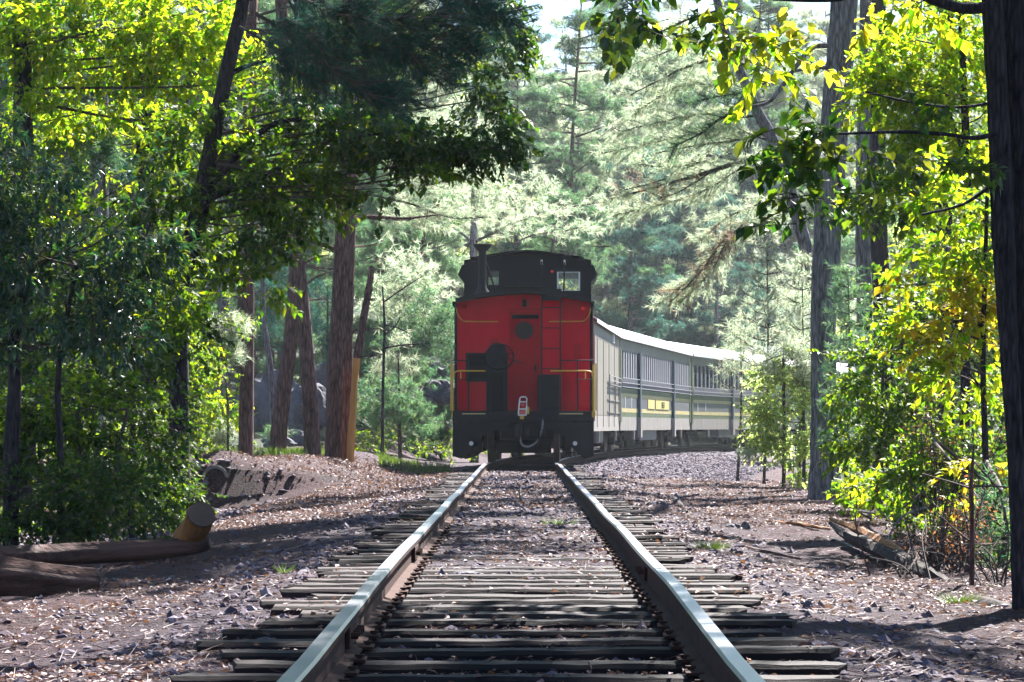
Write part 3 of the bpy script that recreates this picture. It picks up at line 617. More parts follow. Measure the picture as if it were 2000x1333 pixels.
# yellow grab rails and posts
def rodp(name, pts, r=.013, mat='yellow'):
    g = G(); tube(g, pts, r, 7); return part(g, name, M[mat])
for s in (-1, 1):
    X = lambda px: s * abs(cx_(px))
    o_ = 889 if s < 0 else 1155
    e = s * 1.50
    rodp('grab_rail', smooth_path([(e, .6, cz_(600)), (s * 1.47, .5, cz_(612)), (s * 1.36, WY - .1, cz_(624)), (s * 1.2, WY - .1, cz_(625.5)), (s * .57, WY - .1, cz_(626))]), .012)
    rodp('grab_rail', smooth_path([(s * 1.54, .05, cz_(737)), (s * 1.52, .0, cz_(728)), (s * 1.42, -.02, cz_(724.5)), (s * 1.2, -.02, cz_(724.5)), (s * (.83 if s < 0 else .60), -.02, cz_(724.5))]), .016)
    rodp('rail_bracket', [(s * 1.38, -.02, cz_(725)), (s * 1.38, -.02, cz_(740))], .012)
    rodp('corner_grab', [(s * 1.56, -.03, cz_(814)), (s * 1.56, -.03, cz_(712))], .026 if s > 0 else .018)
    rodp('corner_grab', [(s * 1.62, .55, cz_(802)), (s * 1.62, .55, cz_(709))], .016)
    rodp('platform_rail', [(s * 1.57, .03, cz_(704)), (s * (.83 if s < 0 else .80), .03, cz_(704))], .014, 'iron')
    rodp('platform_rail', [(s * 1.57, .03, cz_(741)), (s * (.83 if s < 0 else 1.2), .03, cz_(741))], .010, 'iron')
    rodp('railing_post', [(s * 1.21, .03, cz_(806)), (s * 1.21, .03, cz_(704))], .018, 'iron')
g = G(); box(g, 1.52, 1.60, -.075, -.02, cz_(815), cz_(803), bev=.005); part(g, 'corner_plate', M['yellow'])
# lamps
for (px, py, dep, big) in ((1140, 600, WY - .1, 1), (905, 595, WY - .1, 0)):
    h = G(); lathe(h, [(.001, .06), (.035, .05), (.05, .02), (.05, 0)], sides=16); v = np.concatenate(h.v); g = G()
    for f, _ in h.f: g.add(np.stack([v[:, 0] + cx_(px), dep - v[:, 2] + .07, v[:, 1] + cz_(py)], -1), f)
    part(g, 'tail_lamp', M['redlamp'] if big else M['red_door'])
g = G(); h = G(); lathe(h, [(.001, .03), (.03, .02), (.035, 0)], sides=12); v = np.concatenate(h.v)
for f, _ in h.f: g.add(np.stack([v[:, 0] + kx(1075), C0 - v[:, 2], v[:, 1] + kz(531)], -1), f)
part(g, 'cupola_lamp', M['redlamp'], CW)
# coupler, knuckle, chain, hose, marker
g = G(); box(g, -.11, .13, -.55, .3, .62, .86, bev=.03); cp = part(g, 'coupler', M['iron'])
g = G(); box(g, -.19, -.02, -.78, -.552, .56, .90, bev=.05); box(g, .0, .20, -.70, -.554, .58, .88, bev=.05); part(g, 'knuckle', M['iron'], cp)
mk = thing('marker_lamp_frame', 'white framed red marker with yellow foot hanging on the caboose end sill', 'marker', (.03, CY0, RZ), -math.radians(.9))
def mpx(px, py): return (cx_(px), cz_(py))
ow, ih = [(1014, 810), (1016, 782), (1018, 777), (1026, 777), (1028, 782), (1028.5, 810)], None
g = G(); tube(g, [(mpx(a, b_)[0], -.14, mpx(a, b_)[1]) for a, b_ in [(1013, 811), (1014, 795), (1016, 778), (1019, 775.5), (1027, 775.5), (1029.5, 779), (1029, 795), (1028, 811), (1013, 811)]], .018, 6); 
tube(g, [(mpx(1015, 785)[0], -.14, mpx(1015, 785)[1]), (mpx(1029, 785)[0], -.14, mpx(1029, 785)[1])], .016, 6); tube(g, [(mpx(1014, 799)[0], -.14, mpx(1014, 799)[1]), (mpx(1029, 799)[0], -.14, mpx(1029, 799)[1])], .016, 6)
g.build('frame', M['whitepaint'], mk)
g = G(); box(g, cx_(1014.5), cx_(1027.5), -.125, -.08, cz_(810), cz_(800)); g.build('red_panel', M['redlens'], mk)
h = G(); lathe(h, [(.001, .05), (.05, .04), (.07, .0)], sides=16); v = np.concatenate(h.v); g = G()
for f, _ in h.f: g.add(np.stack([v[:, 0] + cx_(1022), -.09 - v[:, 2], v[:, 1] + cz_(792)], -1), f)
g.build('lens', M['redlens'], mk)
g = G(); box(g, cx_(1016), cx_(1024), -.13, -.063, cz_(819), cz_(811.5), bev=.005); g.build('foot', M['yellow'], mk)
g = G(); box(g, cx_(1030), cx_(1034), -.13, -.063, cz_(809), cz_(795), bev=.005); g.build('latch', M['yellow'], mk)
g = G(); A = np.array(smooth_path([(cx_(1061), -.1, cz_(820)), (cx_(1059), -.14, cz_(838)), (cx_(1051), -.2, cz_(860)), (cx_(1039), -.2, cz_(870)), (cx_(1028), -.2, cz_(872)), (cx_(1019), -.2, cz_(866)), (cx_(1015), -.1, cz_(842))], 6))
for k in range(len(A) - 1):                                # chain links turned a quarter turn each
    c = (A[k] + A[k+1]) / 2; d = unit(A[k+1] - A[k]); s_ = np.cross(d, [0, 1, 0]) if k % 2 else np.array([0, 1., 0])
    tube(g, [c + d * .034 * math.cos(t) + s_ * .017 * math.sin(t) for t in np.linspace(0, 2 * PI, 9)], .008, 5, caps=False)
part(g, 'safety_chain', M['bar'], cp)
g = G(); tube(g, smooth_path([(cx_(915), -.07, cz_(822)), (cx_(950), -.1, cz_(831)), (cx_(975), -.1, cz_(837)), (cx_(1000), -.08, cz_(836))]), .012, 6); part(g, 'brake_hose', M['iron'], cp)
g = G(); tube(g, smooth_path([(.3, -.07, .95), (.33, -.22, .8), (.36, -.25, .5), (.30, -.2, .33)]), .025, 8); part(g, 'air_hose', M['black'], cp)
# bogies
def bogie(parent, yc, w=.752, r=.40):
    for yy in (yc - .85, yc + .85):
        g = G(); tube(g, [(-w, yy, r), (w, yy, r)], .075, 10); ax = g.build('axle', M['tire'], parent)
        for s in (-1, 1):
            g = G(); disc_x(g, (s * w, yy, r), r, .12, 28); disc_x(g, (s * (w - .07), yy, r), r + .028, .03, 28); g.build('wheel', M['tire'], ax)
    for s in (-1, 1):
        g = G(); box(g, s * (w + .14), s * (w + .24), yc - 1.1, yc + 1.1, r + .08, r + .24, bev=.03); box(g, s * (w + .13), s * (w + .25), yc - .25, yc + .25, r - .1, r + .4, bev=.03)
        fr = g.build('side_frame', M['iron'], parent)
        for yy in (yc - .85, yc + .85):
            g = G(); box(g, s * (w + .12), s * (w + .32), yy - .15, yy + .15, r - .16, r + .12, bev=.04); g.build('journal_box', M['iron'], fr)
    g = G(); box(g, -w, w, yc - .2, yc + .2, r + .1, r + .42, bev=.02); g.build('bolster', M['iron'], parent)
bogie(cab, 1.9); bogie(cab, 7.4)
g = G(); box(g, -1.1, 1.1, 3.6, 5.6, .30, .97, bev=.05); part(g, 'battery_box', M['dark'])
g = G(); box(g, -.62, .62, .75, .85, .22, .5, bev=.02); box(g, -.5, .5, .3, .4, .55, .97, bev=.02); part(g, 'shade_beam', M['dark'])  # dark beams added to deepen the shade under the platform
g = G(); tube(g, [(-1.28, .3, .26), (-1.12, .9, .30)], .17, 12); part(g, 'air_tank', M['iron'])

# ------------------------------------------------------------------ passenger cars
def car_frame(p0, p1):
    d = np.array(p1) - np.array(p0); L = float(np.hypot(*d)); return L, math.atan2(-d[0], d[1])
def carriage(y0, y1, label, kind, posts):
    a = (float(xc(y0)), y0); b = (float(xc(y1)), y1); L, rz = car_frame(a, b)
    t = thing('passenger_car', label, 'passenger car', (a[0], a[1], RZ), rz, 'passenger cars of the train')
    def bp(name, mat, *bx, bev=0.0, par=t):
        g = G(); box(g, *bx, bev=bev); return g.build(name, M[mat] if isinstance(mat, str) else mat, par)
    W = 1.48
    g = G(); arch(g, -.12, L + .12, W + .10, 3.56, 4.08, .045, 18, pw=2.0); rf = g.build('roof', M['carwhite'], t)
    for s in (-1, 1):
        bp('fascia', 'cargrey', s * W, s * (W - .05), 0, L, 3.16, 3.56)
        bp('eave_trim', 'carwhite', s * (W + .085), s * (W + .10), -.1, L + .1, 3.50, 3.56)
        nsk = int(L / .42)
        for k in range(nsk if s > 0 else 1):                # vertical skirt boards, side seen from the track
            a0 = k * L / nsk + .012; a1 = (k + 1) * L / nsk - .012
            if s < 0: a0, a1 = .01, L - .01
            bp('skirt_board', 'carskirt', s * W, s * (W - .03), a0, a1, .69, 1.11)
        if kind != 'closed':
            for nm, mt, z0, z1 in (('lower_panel', 'olive', 1.11, 1.25), ('stripe', 'stripe', 1.25, 1.38), ('window_band', 'carband', 1.38, 1.72), ('stripe', 'stripe', 1.72, 1.84), ('upper_panel', 'olive', 1.84, 2.0)):
                bp(nm, mt, s * (W + (.004 if nm == 'stripe' else 0)), s * (W - .04), .0, L, z0, z1)
    bp('floor', 'dark', -W + .06, W - .06, 0, L, .95, 1.1)
    for yy in (0.0, L):
        g = G(); s_ = 1 if yy == 0 else -1
        box(g, -W + .05, W - .05, yy, yy + s_ * .05, 1.11, 3.6); g.build('end_wall', M['cargrey'] if kind == 'closed' else M['olive'], t)
    for s in (-1, 1):                                       # vertical end post
        for yy in (.06, L - .06):
            bp('corner_post', 'olive' if kind != 'closed' else 'cargrey', s * (W + .03), s * (W - .07), yy - .12, yy + .12, .95, 3.2)
    if kind == 'closed':
        for s in (-1, 1):
            n = 9
            for k in range(n):
                bp('side_panel', 'cargrey', s * W, s * (W - .04), k * L / n + .008, (k + 1) * L / n - .008, 1.12, 3.15)
            for k in range(1, n, 2): bp('seam_strip', 'cargrey', s * (W + .015), s * (W + .001), k * L / n - .03, k * L / n + .03, .8, 3.15)
        for zz in (2.25, 2.12, 2.0): bp('handrail', 'bar', W + .06, W + .085, L * .5, L, zz, zz + .022)
        for q in (.5, .75, .98): bp('rail_post', 'bar', W + .04, W + .075, L * q - .02, L * q + .02, 1.1, 2.28)
        bp('lower_molding', 'cargrey', W + .02, W + .001, L * .5, L, 1.55, 1.60); bp('lower_molding', 'cargrey', W + .02, W + .001, L * .5, L, 1.20, 1.25)
        bp('fascia_lamp', 'whitepaint', W + .03, W + .001, L * .72, L * .76, 3.25, 3.5)
    else:
        nb = 34 if kind == 'slatted' else 26
        for k in range(nb):
            yy = (k + .5) * L / nb
            bp('bar', 'bar', W, W - .05, yy - (.11 if kind == 'slatted' else .055), yy + (.11 if kind == 'slatted' else .055), 2.27, 3.159)
        for k in range(9): bp('bar', 'bar', -W, -W + .05, (k + .5) * L / 9 - .06, (k + .5) * L / 9 + .06, 2.01, 3.159)
        if kind == 'slatted': bp('bay_shade_sheet', 'dark', W - .35, W - .36, .1, L - .1, 2.0, 3.159)  # dark sheet stands in for interior shade behind the slats
        for zz in (2.30, 2.15, 2.02): bp('handrail', 'bar', W + .05, W + .08, 0, L, zz, zz + .025)
        g = G()
        for k in range(int(L / .09)): box(g, W - .001, W + .012, k * .09, k * .09 + .02, 2.03, 2.29)
        o = g.build('railing_mesh', M['bar'], t, kind='stuff')
        for q in posts:
            bp('post', 'bar', W + .015, W + .10, L * q + .08, L * q + .15, .50, 3.2); bp('post', 'carblue', W + .012, W + .09, L * q - .14, L * q + .079, 1.1, 3.16)
            bp('post_foot', 'carskirt', W + .012, W + .12, L * q - .22, L * q + .20, .46, 1.08)
        for yy in (.10, .27): bp('window_bar', 'whitepaint', W + .012, W + .001, L * yy * .45 + .2, L * yy * .45 + .28, 1.40, 1.72)
    if kind == 'slatted':
        q0, q1 = L * .34, L * .60
        bp('sign_plate', 'signyellow', W + .02, W + .005, q0, q0 + 2.0, 1.40, 1.70); sp = bp('sign_plate', 'signyellow', W + .02, W + .005, q0 + 2.35, q1 + .9, 1.40, 1.70)
        seg = {'8': 'abcdefg', '5': 'afgcd', '7': 'abc', '1': 'bc'}; yc0 = (q0 + 2.35 + q1 + .9) / 2
        for k, ch_ in enumerate('8557'):                    # the number in the frame on the plate
            c0 = yc0 - .30 + k * .26; g = G(); w_, h_ = .17, .20; z0 = 1.45; t_ = .028
            bars = {'a': (0, w_, h_ - t_, h_), 'g': (0, w_, h_/2 - t_/2, h_/2 + t_/2), 'd': (0, w_, 0, t_), 'f': (0, t_*1.4, h_/2, h_), 'b': (w_ - t_*1.4, w_, h_/2, h_), 'e': (0, t_*1.4, 0, h_/2), 'c': (w_ - t_*1.4, w_, 0, h_/2)}
            for n_, e_ in enumerate(seg[ch_]): y_ = bars[e_]; box(g, W + .021, W + .026 + .001 * n_, c0 + y_[0], c0 + y_[1], z0 + y_[2], z0 + y_[3])
            g.build('number', M['black'], sp)
    bp('center_sill', 'dark', -.5, .5, .3, L - .3, .6, .94)
    bp('equipment_box', 'carband', .8, 1.35, L * .3, L * .52, .36, .94, bev=.04)
    bogie(t, 2.6); bogie(t, L - 2.6)
    for yy in (L * .16, L * .84): bp('step', 'carskirt', W - .02, W + .03, yy - .05, yy + .05, .40, .688)
    return t, L, rf
carriage(73.6, 86.6, 'grey closed passenger car coupled right behind the red caboose', 'closed', ())
carriage(87.2, 108.6, 'green striped passenger car with grey slats and yellow sign plates', 'slatted', (.216, .70))
t3, L3, rf3 = carriage(109.2, 130.6, 'open green striped passenger car with dark bays behind the slatted car', 'open', (.40, .80))
t4, L4, rf4 = carriage(131.2, 152.6, 'farthest passenger car with white roof box, half hidden by the pine branches', 'open', (.3, .7))
g = G(); box(g, -.9, .9, 2.0, 6.0, 3.99, 4.55, bev=.08); ru = g.build('roof_unit', M['carwhite'], t4)
h = G(); lathe(h, [(.001, 0), (.2, 0), (.2, .03)], sides=20); v = np.concatenate(h.v); g = G()
for f, _ in h.f: g.add(np.stack([v[:, 0] - .1, 1.985 - v[:, 2], v[:, 1] + 4.27], -1), f)
g.build('fan_shade_disc', M['dark'], ru)  # dark disc painted in for the shade of the fan hole
# ------------------------------------------------------------------ vegetation builders
KIND = {  # leaf length, leaves per sprig, sprig length, width ratio, area per leaf factor
 'oak': (.105, 12, .34, .30), 'oakbig': (.105, 9, .34, .32), 'small': (.062, 16, .30, .30), 'gloss': (.125, 13, .26, .16), 'autumn': (.10, 12, .32, .30)}
LM = {'oak': 'leaf_mid', 'oakbig': 'leaf_lit', 'small': 'leaf_mid', 'gloss': 'leaf_gloss', 'autumn': 'leaf_autumn'}
def rdir(n): return unit(rng.normal(size=(n, 3)))
def blob_points(c, r, n, clump=.5):
    """sprig roots spread through an ellipsoid, gathered into clumps so that gaps open between them"""
    m = max(3, int(n / 9)); cc = rdir(m) * (rng.random((m, 1)) ** .45); sel = rng.integers(0, m, n)
    p = cc[sel] + rng.normal(size=(n, 3)) * .16 * clump * 2
    return np.array(c) + p * np.array(r), unit(p + .001)
def sprigs(g, c, r, lai, kind, near, size=1.0, mi=0, tmi=1, rough_twig=True, clump=.5, droop=.35):
    L, k, sl, wr = KIND[kind]; L = L * size
    area = L * L * wr * 1.1; n = max(3, int((2.1 if near else 1.35) * lai * PI * r[0] * r[2] / (area * k)))
    Pt, out = blob_points(c, r, n, clump)
    d = unit(out * .8 + rdir(n) * .8 + np.array([0, 0, -.15])); d[:, 2] *= .6; d = unit(d)
    sl_ = sl * size * rng.uniform(.6, 1.3, n); E = Pt + d * sl_[:, None]; E[:, 2] -= .15 * sl_
    if rough_twig: sticks(g, Pt, E, .0045 * size, .0018 * size, tmi)
    t = np.linspace(.15, 1.0, k) if kind != 'gloss' else np.concatenate([np.full(k - 4, .97), np.linspace(.3, .9, 4)])
    B = (Pt[:, None] + (E - Pt)[:, None] * t[None, :, None]).reshape(-1, 3); dd = np.repeat(d, k, 0)
    R = rdir(len(B)); side = unit(R - (R * dd).sum(-1, keepdims=True) * dd * .6); D = unit(side + dd * .7 + np.array([0, 0, -droop]))
    N = unit(np.array([0, 0, 1.0]) + R * .75)
    leaves(g, B, D, N, L * rng.uniform(.45, 1.35, len(B)), wr, mi, near)
def tufts(g, c, r, lai, size, width, npt=26, mi=0, tmi=1, clump=.5, up=.25, pts=None):
    area = size * width * .5
    if pts is None:
        n = max(3, int(1.25 * lai * PI * r[0] * r[2] / (area * npt))); Pt, out = blob_points(c, r, n, clump)
        d = unit(out * .7 + rdir(n) * .8 + np.array([0, 0, up])); Q = Pt - d * size * 1.6; sticks(g, Q, Pt, .007, .004, tmi)
    else: Pt, d = pts; n = len(Pt)
    off = rng.uniform(-.9, 0.05, (n, npt, 1)) * size
    B = Pt[:, None] + d[:, None] * off; ND = unit(d[:, None] * .75 + unit(rng.normal(size=(n, npt, 3))) * .95)
    T = B + ND * (size * rng.uniform(.6, 1.15, (n, npt, 1))); T[..., 2] -= size * .08
    W = unit(np.cross(ND, rng.normal(size=ND.shape))) * width * .5
    V = np.stack([B - W, B + W, T], 2).reshape(-1, 3); g.add(V, np.arange(len(V)).reshape(-1, 3), mi)
def limb_curve(a, b, sag=.12, n=4):
    a = np.array(a); b = np.array(b); m = (a + b) / 2 + np.array([rng.normal() * .06, rng.normal() * .06, sag]) * np.linalg.norm(b - a); return smooth_path([a, m, b], n)
def plant(name, label, cat, base, trunk, blobs, limbs=(), bark='bark_dark', leafm=None, group=None, sides=10, rough=.04, near=True, twiglimbs=True, droop=.35):
    """trunk: list of (x,y,z,r) in the world; blobs: (centre, radii, lai, kind, size); limbs: lists of (x,y,z,r)"""
    base = np.array(base, float); t = thing(name, label, cat, tuple(base), 0, group)
    trs = []
    if trunk is not None:
        g = G()
        for q, L in enumerate(trunk if isinstance(trunk[0][0], (list, tuple)) else [trunk]):
            L = np.array(L); pts = smooth_path(L[:, :3], 6) ; rr = np.interp(np.linspace(0, 1, len(pts)), np.linspace(0, 1, len(L)), L[:, 3])
            tube(g, pts - base, rr, sides, rough=rough * .6, groove=rough * 1.2); trs.append((pts, rr))
        g.build('trunk', M[bark], t, smooth=True)
    for L in limbs:
        L = np.array(L); g = G(); pts = smooth_path(L[:, :3], 4); rr = np.interp(np.linspace(0, 1, len(pts)), np.linspace(0, 1, len(L)), L[:, 3])
        tube(g, pts - base, rr, 7, rough=.06); g.build('limb', M[bark], t, smooth=True)
    if blobs:
        g = G(); mats = []; 
        for b_ in blobs:
            c, r, lai, kind, size, mat = b_
            if M[mat] not in mats: mats.append(M[mat])
        tm = len(mats); mats.append(M['twig'])
        for b_ in blobs:
            c, r, lai, kind, size, mat = b_; mi = mats.index(M[mat]); c = np.array(c)
            if kind == 'pine': tufts(g, c - base, r, lai, .19 * size, .006 * size, 26, mi, tm)
            elif kind == 'pinefar': tufts(g, c - base, r, lai, .24 * size, .018 * size, 18, mi, tm)
            else: sprigs(g, c - base, r, lai, kind, near, size, mi, tm, droop=droop)
            if twiglimbs and trs and not kind.startswith('pine'):
                T = trs[rng.integers(0, len(trs))]; 
                for q in range(2):
                    e = c + rdir(1)[0] * np.array(r) * .6; dd = np.abs(T[0][:, 2] - (e[2] - .3 * np.linalg.norm(e - c) - .1 * np.linalg.norm(r))); s_ = T[0][int(np.argmin(dd))]
                    ln = np.linalg.norm(e - s_)
                    if ln < 8: tube(g, limb_curve(s_ - base, e - base, rng.uniform(-.12, .1)), np.linspace(.008 + .005 * ln, .005, 9), 5, tm)
        g.build('crown' if cat == 'tree' else 'foliage', mats, t, kind='stuff')
    return t
def pb(px, py, d, rx, ry, lai, kind, size, mat, depth=None):        # blob given by its photo place and half sizes in pixels
    s = d / F; return (P(px, py, d), (rx * s, (depth if depth else max(.5, rx * s * .8)), ry * s), lai, kind, size, mat)
def tr(d, pts, widths=None):                                          # trunk through photo points (px, py, width in px[, extra distance])
    return [[*P(p[0], p[1], d + (p[3] if len(p) > 3 else 0)), p[2] / 2 * d / F] for p in pts]
def gpt(px, d, dz=-.1):
    x = (px - CX) / F * d; return [x, d, float(H(x, d)) + dz]
def base_tr(px, d, w): return [*gpt(px, d, -.25), w / 2 * d / F]

# shared high crowns: tops above the frame, sun and sky come down through them
def high_crown(kind, seed):
    g = G()
    if kind == 'pine':
        for k in range(26):
            a = rng.random() * 2 * PI; z = rng.uniform(0, 8.5); ln = (3.6 * (1 - z / 11)) * rng.uniform(.6, 1.1)
            e = np.array([math.cos(a) * ln, math.sin(a) * ln, z + ln * .22]); tube(g, limb_curve([0, 0, z], e, -.06), np.linspace(.05, .012, 9), 5, 1)
            tufts(g, e * np.array([.72, .72, 1]), (ln * .42, ln * .42, .42), 1.5, .24, .013, 22, 0, 1)
        tube(g, [(0, 0, -.5), (0, 0, 4), (.1, 0, 9.4)], [.13, .10, .03], 8, 1)
        return g.mesh('crown', [M['needle'], M['bark_pine']])
    for k in range(13):
        a = rng.random() * 2 * PI; z = rng.uniform(0, 5.5); ln = rng.uniform(1.2, 2.9)
        e = np.array([math.cos(a) * ln, math.sin(a) * ln, z + 1]); tube(g, limb_curve([0, 0, z * .6], e, .05), np.linspace(.07, .015, 9), 5, 1)
        sprigs(g, e, (1.15, 1.15, .75), 1.5, 'oak', False, 1.35, 0, 1)
    return g.mesh('crown', [M['leaf_mid'], M['twig']])
HC = [high_crown('pine', 1), high_crown('pine', 2), high_crown('oak', 3)]
def add_crown(t, base, top, which, rz=0, s=1.0):
    o = link('crown', HC[which], t, kind='stuff', loc=tuple(np.array(top) - np.array(base)), rot=(0, 0, rz), scale=(s, s, s)); return o
def up_to(d, x, z, r): return [x, d, z, r]

def shade_crown(t, base, trunk_xy, top, which, rz=0, s=1.0):  # adds an unseen limb and crown over the track for ground shade
    a = np.array([trunk_xy[0], trunk_xy[1], max(top[2] - 1.2, 6.0)]) - np.array(base); b = np.array(top) - np.array(base) + [0, 0, .3]
    g = G(); tube(g, limb_curve(a, b, .06, 6), np.linspace(.11, .05, 13), 8, rough=.05); g.build('limb', M['bark_dark'], t, smooth=True); add_crown(t, base, top, which, rz, s)
def tall(name, label, cat, d, pts, bark, which, topz=8.0, group=None, limbs=(), blobs=(), rough=.04, sides=14, lean=0.0, cs=1.0):
    """a tall trunk seen inside the frame whose crown starts above it"""
    L = tr(d, pts); b = gpt(pts[0][0], d, 0)
    if pts[0][1] < 2000:
        L[0] = [L[0][0], d, min(L[0][2], b[2] - .2), L[0][3] * 1.15]; base = (L[0][0], d, b[2])
    dx = (L[-1][0] - L[-2][0]) / max(.3, L[-1][2] - L[-2][2])
    if L[-1][2] < topz: L.append([L[-1][0] + dx * (topz - L[-1][2]) * .6, d, topz, L[-1][3] * .8])
    t = plant(name, label, cat, base, L, list(blobs), limbs, bark, group=group, rough=rough, sides=sides)
    if which is not None: add_crown(t, base, L[-1][:3], which, rng.random() * 6, cs)
    return t
# ------------------------------------------------------------------ trees of the left side
def branch(d, pts, r0=None): return tr(d, pts)
def needle_branch(g, d, pts, lai_len, size=.17, width=.0055, mi=0, tmi=1, side=.45, base=(0,0,0), npt=24, wood=True):
    """a pine branch through photo points, with side twigs and needle tufts along it"""
    L = np.array(tr(d, pts)); pth = smooth_path(L[:, :3], 6) - np.array(base); rr = np.interp(np.linspace(0, 1, len(pth)), np.linspace(0, 1, len(L)), L[:, 3])
    pth[:, 1] += np.cumsum(rng.normal(size=len(pth)) * .03)
    if wood: tube(g, pth, rr, 6, tmi, rough=.08)
    seg = np.linalg.norm(np.diff(pth, axis=0), axis=1).sum(); n = int(seg * lai_len)
    t = rng.uniform(.12, 1.0, n) * (len(pth) - 1.001); i = t.astype(int); f = (t - i)[:, None]
    A = pth[i] * (1 - f) + pth[i + 1] * f; T = unit(pth[i + 1] - pth[i]); R = rdir(n); R = unit(R - (R * T).sum(-1, keepdims=True) * T)
    R[:, 2] = R[:, 2] * .6 + .1; D = unit(R + T * .8); ln = side * rng.uniform(.15, 1.0, n) * (1.15 - t / len(pth) * .4); E = A + D * ln[:, None]
    sticks(g, A, E, .006, .003, tmi)
    tufts(g, None, None, 0, size, width, npt, mi, tmi, pts=(E, unit(D + T * .3 + np.array([0, 0, .15]))))
    m = n // 2; A2 = A[:m] + (E[:m] - A[:m]) * .55; tufts(g, None, None, 0, size * .9, width, int(npt * .7), mi, tmi, pts=(A2, D[:m]))

# double pine and its neighbours left of the caboose
lim = [tr(60, [(688, 436, 10), (716, 424, 8), (787, 427, 5), (855, 420, 3)]), tr(60, [(690, 490, 8), (640, 482, 6), (600, 465, 5), (500, 440, 3)]), tr(60, [(690, 494, 5), (640, 484, 5), (560, 458, 4), (505, 436, 2)]),
       tr(60, [(655, 700, 5), (690, 648, 4), (705, 649, 3)])]
t = plant('pine_tree', 'thick pine with two fused purplish trunks just left of the caboose', 'tree', gpt(672, 60, 0),
     [[base_tr(646, 60, 32)] + tr(60, [(650, 850, 28), (658, 650, 27), (667, 480, 26), (675, 300, 26), (682, 0, 28), (688, -300, 24)]),
      [base_tr(677, 60, 26)] + tr(60, [(678, 850, 20), (681, 650, 18), (685, 480, 18), (692, 330, 17), (715, 0, 18), (730, -260, 14)]),
      [base_tr(663, 59.9, 20)] + tr(59.9, [(665, 850, 17), (671, 650, 15), (681, 480, 14), (690, 340, 14)])],
     [], lim, 'bark_pine', sides=16, rough=.035)
add_crown(t, gpt(672, 60, 0), P(684, -250, 60), 0)
g = G()
for pts in ([(700, 424, 8), (787, 428, 6), (870, 420, 3)], [(742, 362, 6), (825, 362, 5), (892, 349, 4), (956, 351, 2)], [(720, 380, 5), (800, 398, 4), (880, 425, 3), (960, 424, 2)], [(700, 300, 6), (780, 320, 5), (860, 330, 3), (930, 318, 2)]):
    needle_branch(g, 62, pts, 30, .18, .009, side=.7, base=gpt(672, 60, 0))
g.build('branch_spray', [M['needle_pale'], M['twig']], t, kind='stuff')
plant('pine_tree', 'leaning purple pine trunk rising from the rocks, left one of the crossing pair', 'tree', gpt(548, 60, 0),
     [base_tr(540, 60, 36)] + tr(60, [(550, 800, 32), (571, 640, 29), (581, 480, 27), (585, 300, 26), (588, 0, 26), (590, -400, 20)]), [pb(600, -520, 60, 200, 150, 2, 'pinefar', 1, 'needle')], [tr(60, [(590, 520, 5), (610, 505, 4), (645, 498, 2)]), tr(60, [(586, 590, 4), (620, 585, 3), (640, 583, 2)])], 'bark_pine')
plant('pine_tree', 'purple pine trunk leaning left, right one of the crossing pair', 'tree', gpt(612, 58, 0),
     [base_tr(612, 58, 36)] + tr(58, [(607, 800, 31), (598, 680, 29), (588, 560, 26), (578, 460, 24), (560, 200, 26), (545, -100, 22), (540, -400, 16)]), [pb(540, -520, 58, 200, 150, 2, 'pinefar', 1, 'needle')], [tr(58, [(590, 560, 5), (620, 540, 4), (650, 530, 2)])], 'bark_pine')
# broken snag
g0 = gpt(674, 61, 0); t = thing('broken_snag', 'thin broken dead trunk with orange split wood leaning against the double pine', 'dead tree', tuple(g0))
g = G(); L = np.array([base_tr(682, 59.6, 15)] + tr(59.6, [(690, 780, 14), (697, 700, 14)])); tube(g, smooth_path(L[:, :3], 4) - g0, np.interp(np.linspace(0, 1, 9), np.linspace(0, 1, 3), L[:, 3]), 7, rough=.12); g.build('split_trunk', M['wood_fresh'], t)
g = G(); L = np.array(tr(59.6, [(697, 700, 15), (708, 640, 15), (719, 570, 14), (727, 520, 9)])); tube(g, smooth_path(L[:, :3], 4) - g0, np.interp(np.linspace(0, 1, 13), np.linspace(0, 1, 4), L[:, 3]), 7, rough=.1); g.build('upper_trunk', M['bark_pine'], t)
g = G(); L = np.array(tr(61, [(694, 698, 4), (715, 697, 3), (730, 697, 2)])); tube(g, L[:, :3] - g0, L[:, 3], 5); g.build('stub', M['twig'], t)
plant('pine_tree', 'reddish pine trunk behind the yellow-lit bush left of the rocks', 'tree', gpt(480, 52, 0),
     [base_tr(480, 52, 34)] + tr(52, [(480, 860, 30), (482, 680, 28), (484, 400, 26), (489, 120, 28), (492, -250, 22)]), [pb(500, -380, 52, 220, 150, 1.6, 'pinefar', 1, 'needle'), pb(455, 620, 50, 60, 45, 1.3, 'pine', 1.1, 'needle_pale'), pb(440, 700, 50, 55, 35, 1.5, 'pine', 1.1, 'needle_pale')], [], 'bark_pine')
plant('thin_tree', 'thin grey curved trunk standing between the rock and the purple pines', 'tree', gpt(534, 70, 0),
     [base_tr(534, 70, 16)] + tr(70, [(532, 760, 13), (520, 660, 11), (514, 600, 9), (512, 300, 8)]), [pb(515, 330, 70, 70, 80, 1.2, 'small', 1.3, 'leaf_mid')], [], 'bark_grey')
plant('thin_tree', 'slender dead sapling with bare side branches between snag and caboose', 'tree', gpt(748, 72, 0),
     [base_tr(746, 72, 7)] + tr(72, [(748, 760, 6), (751, 640, 5), (747, 560, 3)]), [pb(770, 700, 76, 60, 50, 1.2, 'pine', 1.4, 'needle_pale')], [tr(72, [(750, 590, 3), (790, 562, 2.5), (825, 540, 1.5)]), tr(72, [(752, 635, 4), (775, 640, 3), (800, 652, 2)]), tr(72, [(752, 680, 4), (790, 674, 3), (830, 671, 2)]), tr(72, [(750, 655, 4), (770, 640, 3), (782, 620, 2)])], 'bark_dark')
